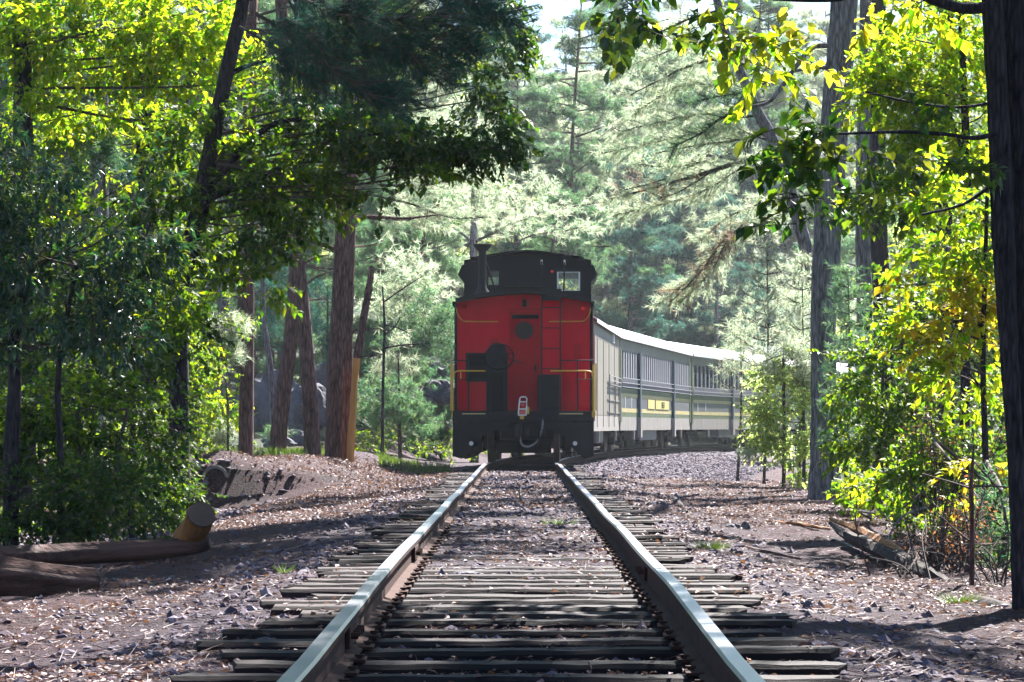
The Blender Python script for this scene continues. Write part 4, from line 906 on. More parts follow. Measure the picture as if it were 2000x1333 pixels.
t = plant('pine_tree', 'straight pale trunk rising behind the smokestack with bare limbs both sides', 'tree', gpt(926, 92, 0),
     [base_tr(926, 92, 18)] + tr(92, [(925, 700, 16), (925, 480, 15), (926, 400, 13), (928, 100, 10)]), [pb(880, 320, 92, 150, 110, 1.3, 'pinefar', 1, 'needle_pale'), pb(1000, 380, 92, 110, 60, 1.5, 'pinefar', 1, 'needle_pale')], [tr(91, [(918, 470, 6), (900, 455, 5), (870, 436, 3), (840, 405, 2)])], 'bark_grey')
g = G(); b9 = gpt(926, 92, 0)
for pts in ([(930, 472, 7), (962, 456, 6), (997, 439, 5), (1065, 416, 4), (1174, 397, 2)], [(1000, 478, 3), (1040, 460, 4), (1100, 452, 3), (1150, 440, 2)]): needle_branch(g, 88, pts, 22, .2, .012, side=.9, base=b9)
g.build('branch_spray', [M['needle_pale'], M['twig']], t, kind='stuff')

# dark leaning oak that carries the dark crown over the middle
d = 34; b0 = gpt(356, d, 0)
oak = plant('oak_tree', 'dark leaning oak whose dense shaded crown reaches over the left of the track', 'tree', b0,
   [[base_tr(352, d, 44)] + tr(d, [(350, 600, 36), (368, 500, 38), (392, 400, 36), (410, 300, 32), (430, 200, 30), (450, 110, 28), (475, 0, 26), (490, -150, 22)])],
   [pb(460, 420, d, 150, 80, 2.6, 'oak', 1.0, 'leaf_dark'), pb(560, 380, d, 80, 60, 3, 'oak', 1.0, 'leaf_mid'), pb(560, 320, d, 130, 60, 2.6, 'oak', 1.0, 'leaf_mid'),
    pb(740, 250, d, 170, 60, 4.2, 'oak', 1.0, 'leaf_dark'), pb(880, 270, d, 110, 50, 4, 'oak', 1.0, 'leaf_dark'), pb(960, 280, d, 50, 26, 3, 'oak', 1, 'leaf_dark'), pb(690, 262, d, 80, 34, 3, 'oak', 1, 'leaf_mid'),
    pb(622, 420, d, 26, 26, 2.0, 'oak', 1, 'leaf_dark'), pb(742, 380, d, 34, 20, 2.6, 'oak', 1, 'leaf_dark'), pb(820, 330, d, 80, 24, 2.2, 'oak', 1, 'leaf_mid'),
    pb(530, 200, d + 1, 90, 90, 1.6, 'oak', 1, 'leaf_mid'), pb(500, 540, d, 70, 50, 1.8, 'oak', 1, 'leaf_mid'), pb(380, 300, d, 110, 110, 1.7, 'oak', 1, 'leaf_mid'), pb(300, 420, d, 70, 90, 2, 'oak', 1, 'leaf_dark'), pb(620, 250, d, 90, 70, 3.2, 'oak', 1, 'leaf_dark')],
   [tr(d, [(395, 400, 18), (440, 330, 16), (520, 250, 12), (600, 230, 8)]), tr(d, [(400, 390, 16), (500, 350, 13), (590, 310, 10), (690, 270, 7), (850, 250, 4)]), tr(d, [(440, 150, 12), (480, 130, 9), (520, 120, 6)]), tr(d, [(350, 580, 9), (340, 500, 8), (335, 430, 7), (345, 330, 5)])], 'bark_dark')
# pine whose soft dark boughs hang in the top middle
d = 30; bP = gpt(150, d, 0); t = thing('pine_bough_tree', 'near pine at top centre with soft dark blue-green boughs hanging into view', 'tree', (-6.6, d, float(H(-6.6, d))))
bb = (-6.6, d, float(H(-6.6, d)))
g = G(); tube(g, np.array([(-6.6, d, bb[2] - .2), (-6.5, d, 4), (-6.4, d, 8), (-6.4, d, 14)]) - bb, [.2, .18, .15, .08], 14, rough=.03); tube(g, smooth_path([(-6.45, d, 6.6), (-5, d, 6.3), (-3.3, d, 5.85)], 4) - np.array(bb), np.linspace(.09, .045, 9), 8); g.build('trunk', M['bark_dark'], t, smooth=True)
g = G()
for pts in ([(430, -60, 16), (560, -20, 12), (660, 20, 9), (740, 60, 7), (800, 105, 5), (880, 150, 3)], [(660, 20, 6), (740, 30, 5), (850, 28, 4), (960, 10, 3)], [(500, 20, 8), (580, 70, 6), (680, 130, 4), (760, 170, 3)], [(560, -20, 8), (700, -30, 7), (860, -20, 5), (1000, 30, 3)], [(600, 90, 4), (700, 170, 4), (800, 200, 3)],
    [(500, 60, 6), (560, 120, 5), (640, 190, 3)], [(540, 0, 6), (620, 60, 5), (720, 100, 4), (840, 95, 3), (930, 90, 2)]):
    for q in range(3): needle_branch(g, d + rng.uniform(-1.2, 1.2), [(a + rng.normal() * 14, b_ + rng.normal() * 14, c) for a, b_, c in pts], 46, .15, .0032, side=.6, base=bb, npt=34, wood=q == 0)
g.build('bough', [M['needle_dark'], M['twig']], t, kind='stuff')
add_crown(t, bb, (-6.4, d, 8.5), 1)
# far-side oak leaves edging the light gap
plant('oak_tree', 'slim oak with dark leaves edging the bright gap at top centre', 'tree', (-6.4, 47, float(H(-6.4, 47))),
   [[-6.4, 47, .0, .10], [-6.2, 47, 4, .10], [-5.0, 47, 7.6, .08], [-2.6, 47, 9.0, .05]],
   [pb(1005, 60, 46, 34, 70, 2.6, 'oak', 1.1, 'leaf_dark'), pb(1000, 190, 46, 32, 60, 2.0, 'oak', 1.1, 'leaf_dark'), pb(960, 110, 46, 60, 120, 2.2, 'oak', 1.1, 'leaf_dark'), pb(880, 60, 47, 80, 90, 2.2, 'oak', 1.1, 'leaf_mid'), pb(760, 60, 47, 110, 100, 1.5, 'oak', 1.1, 'leaf_mid')], [], 'bark_dark')
# yellow sunlit oak, upper left
d = 38
plant('oak_tree', 'oak with bright yellow sunlit leaves filling the upper left corner', 'tree', gpt(44, d, 0),
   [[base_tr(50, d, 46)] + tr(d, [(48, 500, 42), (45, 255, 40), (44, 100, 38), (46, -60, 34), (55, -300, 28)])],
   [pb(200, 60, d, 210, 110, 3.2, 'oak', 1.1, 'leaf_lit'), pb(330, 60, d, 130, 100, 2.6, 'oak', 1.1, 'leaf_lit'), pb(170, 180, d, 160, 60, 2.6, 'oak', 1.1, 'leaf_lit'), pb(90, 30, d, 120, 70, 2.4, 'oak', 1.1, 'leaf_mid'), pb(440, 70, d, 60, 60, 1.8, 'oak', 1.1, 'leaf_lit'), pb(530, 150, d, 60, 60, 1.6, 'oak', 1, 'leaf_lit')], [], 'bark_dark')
plant('oak_tree', 'green oak standing behind the yellow leaves, mid left', 'tree', gpt(290, 43, 0),
   [[base_tr(290, 43, 40)] + tr(43, [(286, 400, 36), (288, 120, 34), (290, -200, 28)])],
   [pb(260, 290, 43, 190, 80, 2.4, 'oak', 1.1, 'leaf_mid'), pb(420, 330, 43, 120, 70, 1.6, 'oak', 1.1, 'leaf_mid'), pb(130, 230, 43, 120, 70, 2, 'oak', 1.1, 'leaf_mid'), pb(330, 480, 44, 120, 90, 2, 'oak', 1.1, 'leaf_mid')], [], 'bark_dark')
tall('pine_tree', 'bluish pine trunk seen through the leaves far left', 'tree', 62, [(196, 860, 30), (198, 400, 27), (200, 0, 24)], 'bark_grey', 0)
tall('pine_tree', 'hazy pine trunk between the leaning oak and purple pines', 'tree', 66, [(440, 860, 22), (436, 400, 20), (440, 0, 18)], 'bark_grey', 1)
# shrubs on the left, near and middle
d = 26
plant('laurel_shrub', 'glossy blue-green laurel thicket with long leaves at the left edge', 'shrub', gpt(60, d, 0),
   [[base_tr(20, d, 34)] + tr(d, [(22, 880, 30), (28, 760, 27), (30, 640, 22), (60, 520, 14)]), [base_tr(120, d, 14)] + tr(d, [(118, 900, 13), (115, 720, 12), (150, 520, 8)])],
   [pb(60, 480, d, 140, 80, 3.4, 'gloss', 1.0, 'leaf_gloss'), pb(40, 330, d, 90, 80, 2.6, 'gloss', .8, 'leaf_gloss'), pb(150, 560, d, 140, 60, 3.4, 'gloss', 1.0, 'leaf_gloss'), pb(40, 620, d, 110, 60, 3.4, 'gloss', 1.0, 'leaf_gloss'), pb(230, 640, d, 90, 45, 2.6, 'gloss', .9, 'leaf_gloss'),
    pb(230, 440, d, 120, 70, 2.0, 'gloss', .9, 'leaf_gloss'), pb(300, 330, d + 1, 60, 18, 2.0, 'gloss', .9, 'leaf_gloss'), pb(100, 400, d + 2, 150, 60, 1.5, 'oak', .9, 'leaf_lit')], [], 'bark_dark')
plant('broadleaf_shrub', 'dark green bush behind the laurel in the left middle', 'shrub', gpt(250, 31, 0), [[base_tr(255, 31, 14)] + tr(31, [(260, 800, 12), (262, 650, 9)])],
   [pb(230, 560, 31, 170, 110, 2.6, 'oak', .9, 'leaf_mid'), pb(330, 640, 32, 90, 90, 2.4, 'oak', .9, 'leaf_dark'), pb(120, 700, 31, 130, 80, 2.8, 'oak', .9, 'leaf_dark')], [], 'bark_dark')
plant('azalea_shrub', 'low bush of small dark green leaves with sunlit upper twigs on the left bank', 'shrub', gpt(150, 27, 0), [[base_tr(150, 27, 10)] + tr(27, [(155, 900, 9), (150, 800, 7)]), [base_tr(230, 27, 10)] + tr(27, [(230, 900, 9), (250, 800, 7)])],
   [pb(120, 790, 27, 150, 60, 3.4, 'small', 1.15, 'leaf_mid'), pb(230, 850, 27.5, 120, 80, 3.4, 'small', 1.1, 'leaf_dark'), pb(100, 900, 27, 130, 80, 3.6, 'small', 1.1, 'leaf_dark'), pb(60, 990, 26, 110, 70, 3.6, 'small', 1.0, 'leaf_dark'), pb(200, 980, 26, 120, 70, 3.6, 'small', 1.0, 'leaf_dark')], [], 'twig')
plant('fern_bush', 'feathery dark green bush beside the culvert mouth', 'shrub', gpt(330, 36, 0), [[base_tr(330, 36, 8)] + tr(36, [(335, 900, 7), (340, 800, 5)])],
   [pb(285, 880, 36, 70, 80, 3.2, 'small', .9, 'leaf_mid'), pb(300, 970, 33, 90, 60, 3.4, 'small', .8, 'leaf_dark'), pb(310, 950, 40, 36, 36, 2.6, 'small', .9, 'leaf_dark')], [], 'twig')
plant('pine_sapling', 'young pine with grey-green soft needles among the left leaves', 'tree', gpt(205, 40, 0), [[base_tr(205, 40, 8)] + tr(40, [(205, 500, 7), (203, 250, 4)])],
   [pb(200, 300, 38, 50, 50, 1.6, 'pine', 1.2, 'needle'), pb(350, 560, 40, 50, 50, 1.2, 'pine', 1.1, 'needle'), pb(230, 330, 39, 36, 45, 1.2, 'pine', 1.1, 'needle_dark')], [], 'twig')
plant('broadleaf_shrub', 'bush with glowing yellow leaves in the sun beside the reddish pine trunk', 'shrub', gpt(420, 56, 0), [[base_tr(372, 56, 9)] + tr(56, [(375, 800, 8), (376, 640, 7), (378, 560, 5)]), [base_tr(445, 56, 5)] + tr(56, [(445, 800, 5), (440, 740, 3)])],
   [pb(375, 730, 56, 50, 60, 1.8, 'oak', 1.05, 'leaf_lit'), pb(440, 770, 56, 26, 60, 2.6, 'oak', 1.0, 'leaf_lit'), pb(400, 810, 57, 60, 40, 2, 'small', 1.3, 'leaf_lit'), pb(330, 800, 55, 60, 60, 2, 'small', 1.2, 'leaf_mid'), pb(430, 850, 56, 50, 28, 2, 'pine', 1.1, 'needle_pale')], [], 'twig')
plant('broadleaf_shrub', 'shaded green undergrowth bush between the left bank trees', 'shrub', gpt(290, 48, 0), [[base_tr(290, 48, 8)] + tr(48, [(290, 800, 7), (292, 640, 5)])],
   [pb(270, 700, 48, 120, 110, 2.2, 'small', 1.4, 'leaf_mid'), pb(380, 640, 50, 70, 90, 1.6, 'small', 1.4, 'leaf_mid'), pb(140, 640, 50, 170, 130, 2.4, 'oak', 1.2, 'leaf_dark')], [], 'twig')
plant('young_pine', 'young pine with green-grey needles at the foot of the double trunk pine', 'tree', gpt(780, 74, 0), [[base_tr(782, 74, 8)] + tr(74, [(780, 800, 7), (778, 700, 3)])],
   [pb(760, 790, 74, 90, 70, 3, 'pinefar', .9, 'needle'), pb(830, 830, 74, 70, 50, 3, 'pinefar', .9, 'needle'), pb(850, 640, 78, 60, 90, 2.2, 'pinefar', .9, 'needle'), pb(780, 560, 80, 90, 90, 2, 'pinefar', .9, 'needle_pale')], [], 'twig')
plant('young_pine', 'small pine shading the rocks behind the leaning purple trunks', 'tree', gpt(620, 76, 0), [[base_tr(640, 76, 8)] + tr(76, [(640, 700, 6), (640, 560, 3)])],
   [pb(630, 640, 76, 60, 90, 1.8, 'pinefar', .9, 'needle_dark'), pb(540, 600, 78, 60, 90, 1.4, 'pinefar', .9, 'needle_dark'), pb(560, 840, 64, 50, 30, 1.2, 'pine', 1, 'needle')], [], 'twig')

# ------------------------------------------------------------------ trees of the right side
d = 45
b1 = gpt(1612, d, 0)
pr = plant('pine_tree', 'tall blue-grey pine trunk standing beside the fallen timber on the right', 'tree', b1,
   [[base_tr(1608, d, 66)] + tr(d, [(1610, 940, 54), (1612, 820, 50), (1608, 650, 46), (1614, 500, 50), (1622, 350, 52), (1636, 180, 50), (1650, 0, 48), (1662, -300, 40)])], [],
   [tr(d, [(1628, 89, 12), (1600, 90, 11), (1580, 98, 10), (1550, 137, 9), (1505, 197, 8), (1460, 210, 6)]), tr(d, [(1625, 132, 8), (1590, 133, 7), (1550, 140, 6), (1500, 160, 4)]), tr(d, [(1600, 905, 4), (1630, 895, 3), (1650, 885, 2)])], 'bark_grey', sides=20, rough=.04)
g = G()
for pts in ([(1505, 197, 6), (1460, 210, 6), (1400, 236, 5), (1370, 260, 4), (1310, 290, 2)], [(1500, 160, 5), (1450, 180, 4), (1400, 190, 3), (1340, 200, 2)]): needle_branch(g, d + 1, pts, 46, .15, .005, side=.45, base=b1)
g.build('branch_spray', [M['needle'], M['twig']], pr, kind='stuff')
add_crown(pr, b1, P(1662, -280, d), 0)
shade_crown(pr, b1, (5.0, 45), (2.2, 43, 9.6), 2, .4, 1.0); shade_crown(pr, b1, (5.1, 45), (4.0, 35, 9.2), 2, 5.0, .9)  # two unseen crowns added to shade the track
d = 57; b2 = gpt(1630, d, 0)
pl = plant('pine_tree', 'leaning pine with drooping needle branches over the passenger cars', 'tree', b2,
   [[base_tr(1630, d, 36)] + tr(d, [(1612, 760, 32), (1590, 560, 28), (1570, 470, 27), (1548, 390, 26), (1530, 330, 25), (1505, 265, 24), (1480, 220, 22), (1450, 150, 20), (1430, 100, 19), (1400, 0, 16), (1370, -200, 12)])], [],
   [tr(d, [(1530, 340, 11), (1500, 328, 11), (1460, 317, 10), (1430, 310, 8), (1379, 304, 5)])], 'bark_grey', sides=12)
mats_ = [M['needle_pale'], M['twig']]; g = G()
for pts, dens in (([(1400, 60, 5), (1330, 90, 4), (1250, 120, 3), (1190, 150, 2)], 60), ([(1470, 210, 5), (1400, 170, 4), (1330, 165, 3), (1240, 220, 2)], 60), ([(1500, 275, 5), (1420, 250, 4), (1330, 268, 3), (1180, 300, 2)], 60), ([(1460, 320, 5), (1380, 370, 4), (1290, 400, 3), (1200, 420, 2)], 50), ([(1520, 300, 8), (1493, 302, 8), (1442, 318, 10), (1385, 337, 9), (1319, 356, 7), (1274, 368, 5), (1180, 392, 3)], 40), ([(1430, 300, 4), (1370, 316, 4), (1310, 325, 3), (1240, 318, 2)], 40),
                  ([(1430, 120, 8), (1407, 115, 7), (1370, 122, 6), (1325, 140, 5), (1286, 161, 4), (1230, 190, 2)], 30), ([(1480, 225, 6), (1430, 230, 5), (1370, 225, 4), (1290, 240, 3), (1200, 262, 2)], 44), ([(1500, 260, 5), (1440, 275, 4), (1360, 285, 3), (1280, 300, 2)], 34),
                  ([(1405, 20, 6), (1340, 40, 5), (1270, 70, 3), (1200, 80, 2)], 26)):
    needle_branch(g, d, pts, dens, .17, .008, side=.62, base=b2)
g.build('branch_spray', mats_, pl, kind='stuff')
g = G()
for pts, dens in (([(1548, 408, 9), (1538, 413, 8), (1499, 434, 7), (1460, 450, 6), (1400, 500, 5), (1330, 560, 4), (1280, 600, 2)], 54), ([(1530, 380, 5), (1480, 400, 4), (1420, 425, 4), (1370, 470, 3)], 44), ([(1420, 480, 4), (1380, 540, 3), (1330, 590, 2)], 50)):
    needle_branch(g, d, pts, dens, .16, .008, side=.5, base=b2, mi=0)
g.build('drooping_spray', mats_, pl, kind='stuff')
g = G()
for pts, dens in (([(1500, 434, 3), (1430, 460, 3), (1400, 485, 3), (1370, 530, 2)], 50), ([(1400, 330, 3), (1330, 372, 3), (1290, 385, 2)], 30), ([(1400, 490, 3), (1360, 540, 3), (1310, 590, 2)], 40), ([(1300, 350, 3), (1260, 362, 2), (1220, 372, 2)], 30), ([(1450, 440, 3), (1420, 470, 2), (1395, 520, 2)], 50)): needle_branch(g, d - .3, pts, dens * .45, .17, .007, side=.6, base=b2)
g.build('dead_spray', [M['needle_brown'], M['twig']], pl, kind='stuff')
add_crown(pl, b2, P(1375, -190, d), 1, 1.0, .9)
tall('pine_tree', 'second dark pine trunk close behind the blue-grey one', 'tree', 54, [(1692, 800, 34), (1688, 600, 31), (1686, 430, 30), (1690, 200, 30), (1694, 0, 30)], 'bark_grey', 1)
tall('pine_tree', 'dark shaded trunk in the right-hand woods, third from the track', 'tree', 50, [(1735, 850, 38), (1722, 600, 36), (1716, 430, 34), (1715, 200, 30), (1716, 0, 28)], 'bark_dark', None)
tall('pine_tree', 'dim narrow trunk behind the yellow leaves on the right', 'tree', 60, [(1790, 850, 26), (1786, 430, 24), (1790, 0, 22)], 'bark_grey', None)
tall('pine_tree', 'deep shaded trunk at far right behind the sapling', 'tree', 44, [(1850, 900, 30), (1846, 430, 28), (1850, 0, 26)], 'bark_dark', None)
# near double trunk at the right edge, with the branches that hang into the picture
d = 17.5; b3 = gpt(2010, d, 0)
nt = plant('oak_tree', 'big dark double-trunked oak at the right edge, nearest tree, with overhanging leafy branches', 'tree', b3,
   [[base_tr(1998, d, 34)] + tr(d, [(1992, 1150, 30), (1985, 900, 32), (1972, 700, 34), (1960, 450, 42), (1950, 200, 42), (1938, 0, 40), (1925, -300, 36)]),
    [base_tr(2030, d + .2, 100)] + tr(d + .2, [(2024, 1150, 88), (2014, 800, 84), (2004, 500, 88), (1996, 250, 92), (1988, 0, 92), (1980, -300, 80), (1970, -900, 70)])],
   [], [tr(d, [(1935, 15, 26), (1880, 16, 22), (1820, 0, 20), (1740, -30, 18), (1640, -4, 15), (1540, -2, 12), (1440, -12, 9), (1300, -30, 6)]),
        tr(d - 1, [(1945, 262, 12), (1900, 270, 9), (1840, 262, 8), (1760, 258, 7), (1640, 262, 5), (1560, 265, 4)]), tr(d, [(1940, 360, 8), (1880, 400, 6), (1800, 420, 5)]),
        tr(d, [(1945, 200, 7), (1870, 210, 6), (1780, 200, 5), (1690, 180, 4)])], 'bark_dark', sides=26, rough=.05)
KIND['oakbig'] = (.10, 9, .30, .33)
def leaf_objects(root, base, c, r, n, mat, size=1.0):                 # single leaves as parts, on twigs
    g = G(); k = 9; m = n // k; Pt, out = blob_points(c, r, m, .6); dr = unit(out + rdir(m) * .7 + np.array([0, 0, -.3])); E = Pt + dr * rng.uniform(.15, .34, m)[:, None]
    sticks(g, Pt - base, E - base, .004, .0018)
    g.build('twig', M['twig'], root, kind='stuff')
    for i in range(m):
        for j in range(k):
            p = Pt[i] + (E[i] - Pt[i]) * (.15 + .85 * j / (k - 1)); D = Vector(unit(rdir(1)[0] + dr[i] * .6 + np.array([0, 0, -.45]))); N = Vector(unit(rdir(1)[0] * .8 + np.array([0, 0, 1])))
            N = (N - N.dot(D) * D).normalized(); W = N.cross(D); s_ = .10 * size * rng.uniform(.7, 1.2)
            o = link('leaf', LEAFM[mat][rng.integers(0, 3)], root); q = Matrix((D, W, N)).transposed(); o.matrix_local = Matrix.Translation(Vector(p - base)) @ q.to_4x4() @ Matrix.Scale(float(s_), 4)
LEAFM = {}
def obj_leaf_mat(name, cols, trans, rough=.45, tmix=.5):
    m, nt, out = new_mat(name); oi = nt.nodes.new('ShaderNodeObjectInfo'); b = nt.nodes.new('ShaderNodeBsdfPrincipled'); t = nt.nodes.new('ShaderNodeBsdfTranslucent'); mx = nt.nodes.new('ShaderNodeMixShader')
    r = ramp(nt, oi.outputs['Random'], [(i / (len(cols) - 1), c) for i, c in enumerate(cols)]); r2 = ramp(nt, oi.outputs['Random'], [(i / (len(trans) - 1), c) for i, c in enumerate(trans)])
    nt.links.new(r.outputs[0], b.inputs['Base Color']); nt.links.new(r2.outputs[0], t.inputs['Color']); b.inputs['Roughness'].default_value = rough; mx.inputs[0].default_value = tmix
    nt.links.new(b.outputs[0], mx.inputs[1]); nt.links.new(t.outputs[0], mx.inputs[2]); nt.links.new(mx.outputs[0], out.inputs[0]); return m
OL = {'lit': obj_leaf_mat('hanging_leaf_lit_tone', [(.07,.11,.012),(.12,.15,.02),(.20,.17,.02)], [(.28,.42,.02),(.55,.60,.03),(.78,.66,.05)]), 'dark': obj_leaf_mat('hanging_leaf_shade_tone', [(.02,.05,.012),(.04,.07,.015)], [(.08,.18,.015),(.22,.34,.02),(.45,.48,.03)], .35, .35)}  # lit and shaded copies of one leaf, the light put into colour
for nm in OL:
    LEAFM[nm] = []
    for k in range(3):
        g = G(); w = (.33, .28, .36)[k]; T = [(0,0,0),(.5,0,-.02),(1,0,-.18)] + [(x_, s * w * y_, z_) for s in (1, -1) for x_, y_, z_ in ((.18,.55,.05),(.36,.95,.10),(.52,.80,.08),(.68,1.0,.06),(.86,.5,-.06))]
        g.add(T, [[0,3,4,1],[1,4,5,6],[1,6,7,2],[0,1,9,8],[1,11,10,9],[1,2,12,11]]); LEAFM[nm].append(g.mesh('leaf', OL[nm]))
s_ = d / F
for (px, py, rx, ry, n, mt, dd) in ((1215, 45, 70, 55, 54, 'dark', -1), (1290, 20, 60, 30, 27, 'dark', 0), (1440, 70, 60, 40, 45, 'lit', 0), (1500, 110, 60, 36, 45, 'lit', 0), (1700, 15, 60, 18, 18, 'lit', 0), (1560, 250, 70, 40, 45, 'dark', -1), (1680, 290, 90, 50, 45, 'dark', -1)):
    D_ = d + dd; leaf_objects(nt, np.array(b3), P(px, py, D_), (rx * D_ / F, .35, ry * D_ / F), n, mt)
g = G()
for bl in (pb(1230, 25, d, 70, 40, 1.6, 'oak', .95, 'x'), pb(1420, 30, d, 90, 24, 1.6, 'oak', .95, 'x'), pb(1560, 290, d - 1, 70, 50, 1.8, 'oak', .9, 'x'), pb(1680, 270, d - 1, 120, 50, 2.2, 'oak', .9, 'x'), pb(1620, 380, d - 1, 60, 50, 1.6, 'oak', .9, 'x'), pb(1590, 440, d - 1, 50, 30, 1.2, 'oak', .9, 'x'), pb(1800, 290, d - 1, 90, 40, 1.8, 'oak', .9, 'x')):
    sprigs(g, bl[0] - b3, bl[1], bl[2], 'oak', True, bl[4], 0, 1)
g.build('shade_toned_foliage', [M['leaf_dark'], M['twig']], nt, kind='stuff')  # shade on these branches comes from the darker leaf colour
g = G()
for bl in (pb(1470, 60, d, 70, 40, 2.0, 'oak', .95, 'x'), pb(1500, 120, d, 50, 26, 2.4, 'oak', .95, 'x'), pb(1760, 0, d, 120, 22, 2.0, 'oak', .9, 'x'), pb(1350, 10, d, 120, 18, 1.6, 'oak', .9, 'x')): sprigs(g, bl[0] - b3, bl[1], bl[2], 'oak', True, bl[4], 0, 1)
g.build('sun_toned_foliage', [M['leaf_lit'], M['twig']], nt, kind='stuff')  # sunlight on these branches comes from the lit leaf colour
shade_crown(nt, b3, (2.9, 17.6), (-1.4, 21, 6.8), 2, 3.1, .95); shade_crown(oak, b0, (-3.0, 34), (1.4, 37, 9.3), 2, 2.0, 1.1); shade_crown(oak, b0, (-3.1, 34), (-.6, 29.5, 7.9), 2, 4.0, 1.0)  # unseen crowns added to cast shade on the left and middle ground
add_crown(nt, b3, (b3[0] - .1, d, 6.3), 2, 1.2)
# yellow-green understory on the right
d = 31
plant('oak_tree', 'oak with small bright yellow-green leaves filling the upper right', 'tree', gpt(1890, d, 0), [[base_tr(1880, d, 24)] + tr(d, [(1885, 800, 20), (1890, 400, 17), (1880, 100, 14), (1870, -200, 10)])],
   [pb(1820, 110, d, 120, 100, 3.6, 'oak', .85, 'leaf_lit'), pb(1750, 170, d, 90, 90, 3.2, 'oak', .85, 'leaf_lit'), pb(1880, 230, d, 90, 80, 2.6, 'oak', .85, 'leaf_lit'), pb(1830, 330, d, 100, 70, 3, 'oak', .85, 'leaf_lit'), pb(1720, 60, d, 60, 60, 1.3, 'oak', .85, 'leaf_lit'), pb(1860, 60, d + 2, 120, 90, 2, 'oak', .9, 'leaf_mid'), pb(1740, 370, d, 90, 60, 3, 'oak', .85, 'leaf_mid')],
   [tr(d, [(1888, 330, 8), (1850, 215, 6), (1780, 200, 5), (1700, 180, 3)]), tr(d, [(1890, 480, 8), (1860, 470, 6), (1800, 440, 4)])], 'bark_dark')
d = 25
plant('maple_tree', 'small maple with yellow and orange turning leaves at the right', 'tree', gpt(1925, d, 0), [[base_tr(1930, d, 14)] + tr(d, [(1925, 900, 13), (1920, 700, 11), (1925, 500, 9), (1930, 300, 6)])],
   [pb(1880, 350, d, 70, 50, 2.6, 'autumn', .9, 'leaf_lit'), pb(1850, 560, d, 100, 50, 2.6, 'autumn', .9, 'leaf_autumn'), pb(1870, 440, d, 90, 60, 2.6, 'autumn', .85, 'leaf_lit'), pb(1820, 620, d, 60, 40, 2, 'autumn', .8, 'leaf_lit'), pb(1890, 620, d, 80, 50, 3.0, 'autumn', .9, 'leaf_autumn'), pb(1850, 680, d, 80, 30, 1.6, 'autumn', .9, 'leaf_autumn'), pb(1900, 730, d, 70, 50, 2, 'autumn', .9, 'leaf_lit'), pb(1910, 910, d - 3, 70, 24, 1.6, 'autumn', .8, 'leaf_autumn'), pb(1930, 810, d, 50, 40, 1.6, 'oak', .85, 'leaf_lit'), pb(1820, 490, d + 2, 90, 60, 1.8, 'oak', .9, 'leaf_lit'), pb(1900, 460, d, 60, 60, 2, 'oak', .85, 'leaf_mid')],
   [tr(d, [(1922, 640, 6), (1880, 625, 5), (1820, 650, 3)]), tr(d, [(1920, 760, 5), (1880, 720, 4), (1840, 700, 3)])], 'bark_dark')
d = 38
plant('broadleaf_shrub', 'leafy green bush just right of the blue-grey pine', 'shrub', gpt(1730, d, 0), [[base_tr(1720, d, 10)] + tr(d, [(1722, 850, 8), (1725, 700, 6)]), [base_tr(1790, d, 9)] + tr(d, [(1790, 850, 8), (1795, 720, 5)])],
   [pb(1720, 740, d, 90, 80, 3.2, 'oak', .85, 'leaf_mid'), pb(1720, 860, d, 90, 70, 3.6, 'oak', .85, 'leaf_mid'), pb(1700, 940, d - 2, 70, 30, 3, 'oak', .85, 'leaf_lit'), pb(1780, 600, d, 60, 50, 1.8, 'oak', .85, 'leaf_mid'), pb(1830, 760, d, 60, 80, 1.6, 'oak', .9, 'leaf_dark')], [], 'twig')
plant('broadleaf_shrub', 'sunlit yellow-green ground bush at the foot of the right pines', 'shrub', gpt(1690, 34, 0), [[base_tr(1700, 34, 6)] + tr(34, [(1702, 960, 5)])],
   [pb(1690, 970, 34, 60, 28, 2.8, 'oak', .85, 'leaf_lit'), pb(1760, 940, 33, 70, 30, 2.2, 'oak', .85, 'leaf_lit'), pb(1830, 880, 30, 90, 70, 2.4, 'oak', .85, 'leaf_mid'), pb(1800, 1000, 29, 70, 34, 2.6, 'oak', .8, 'leaf_mid')], [], 'twig')
d = 53
plant('broadleaf_shrub', 'pale sunlit bush hiding the end of the train, left of the pine', 'shrub', gpt(1530, d, 0), [[base_tr(1530, d, 8)] + tr(d, [(1532, 850, 7), (1530, 700, 5)]), [base_tr(1570, d, 8)] + tr(d, [(1570, 850, 7), (1565, 700, 5)])],
   [pb(1540, 740, d, 50, 60, 1.3, 'small', 1.5, 'leaf_pale'), pb(1490, 830, d, 36, 50, 1.7, 'small', 1.4, 'leaf_pale'), pb(1525, 690, d, 50, 50, 2, 'pine', 1.2, 'needle_pale'), pb(1580, 700, d, 50, 60, 2, 'pine', 1.2, 'needle_pale'), pb(1530, 830, d, 60, 60, 1.6, 'small', 1.5, 'leaf_pale'), pb(1550, 900, d, 60, 50, 1.8, 'small', 1.5, 'leaf_pale'), pb(1500, 780, d, 45, 60, 1.4, 'small', 1.5, 'leaf_pale'), pb(1585, 820, d, 35, 80, 1.4, 'small', 1.4, 'leaf_pale'), pb(1450, 885, d, 30, 16, 2, 'pine', 1, 'needle_pale')], [], 'twig')
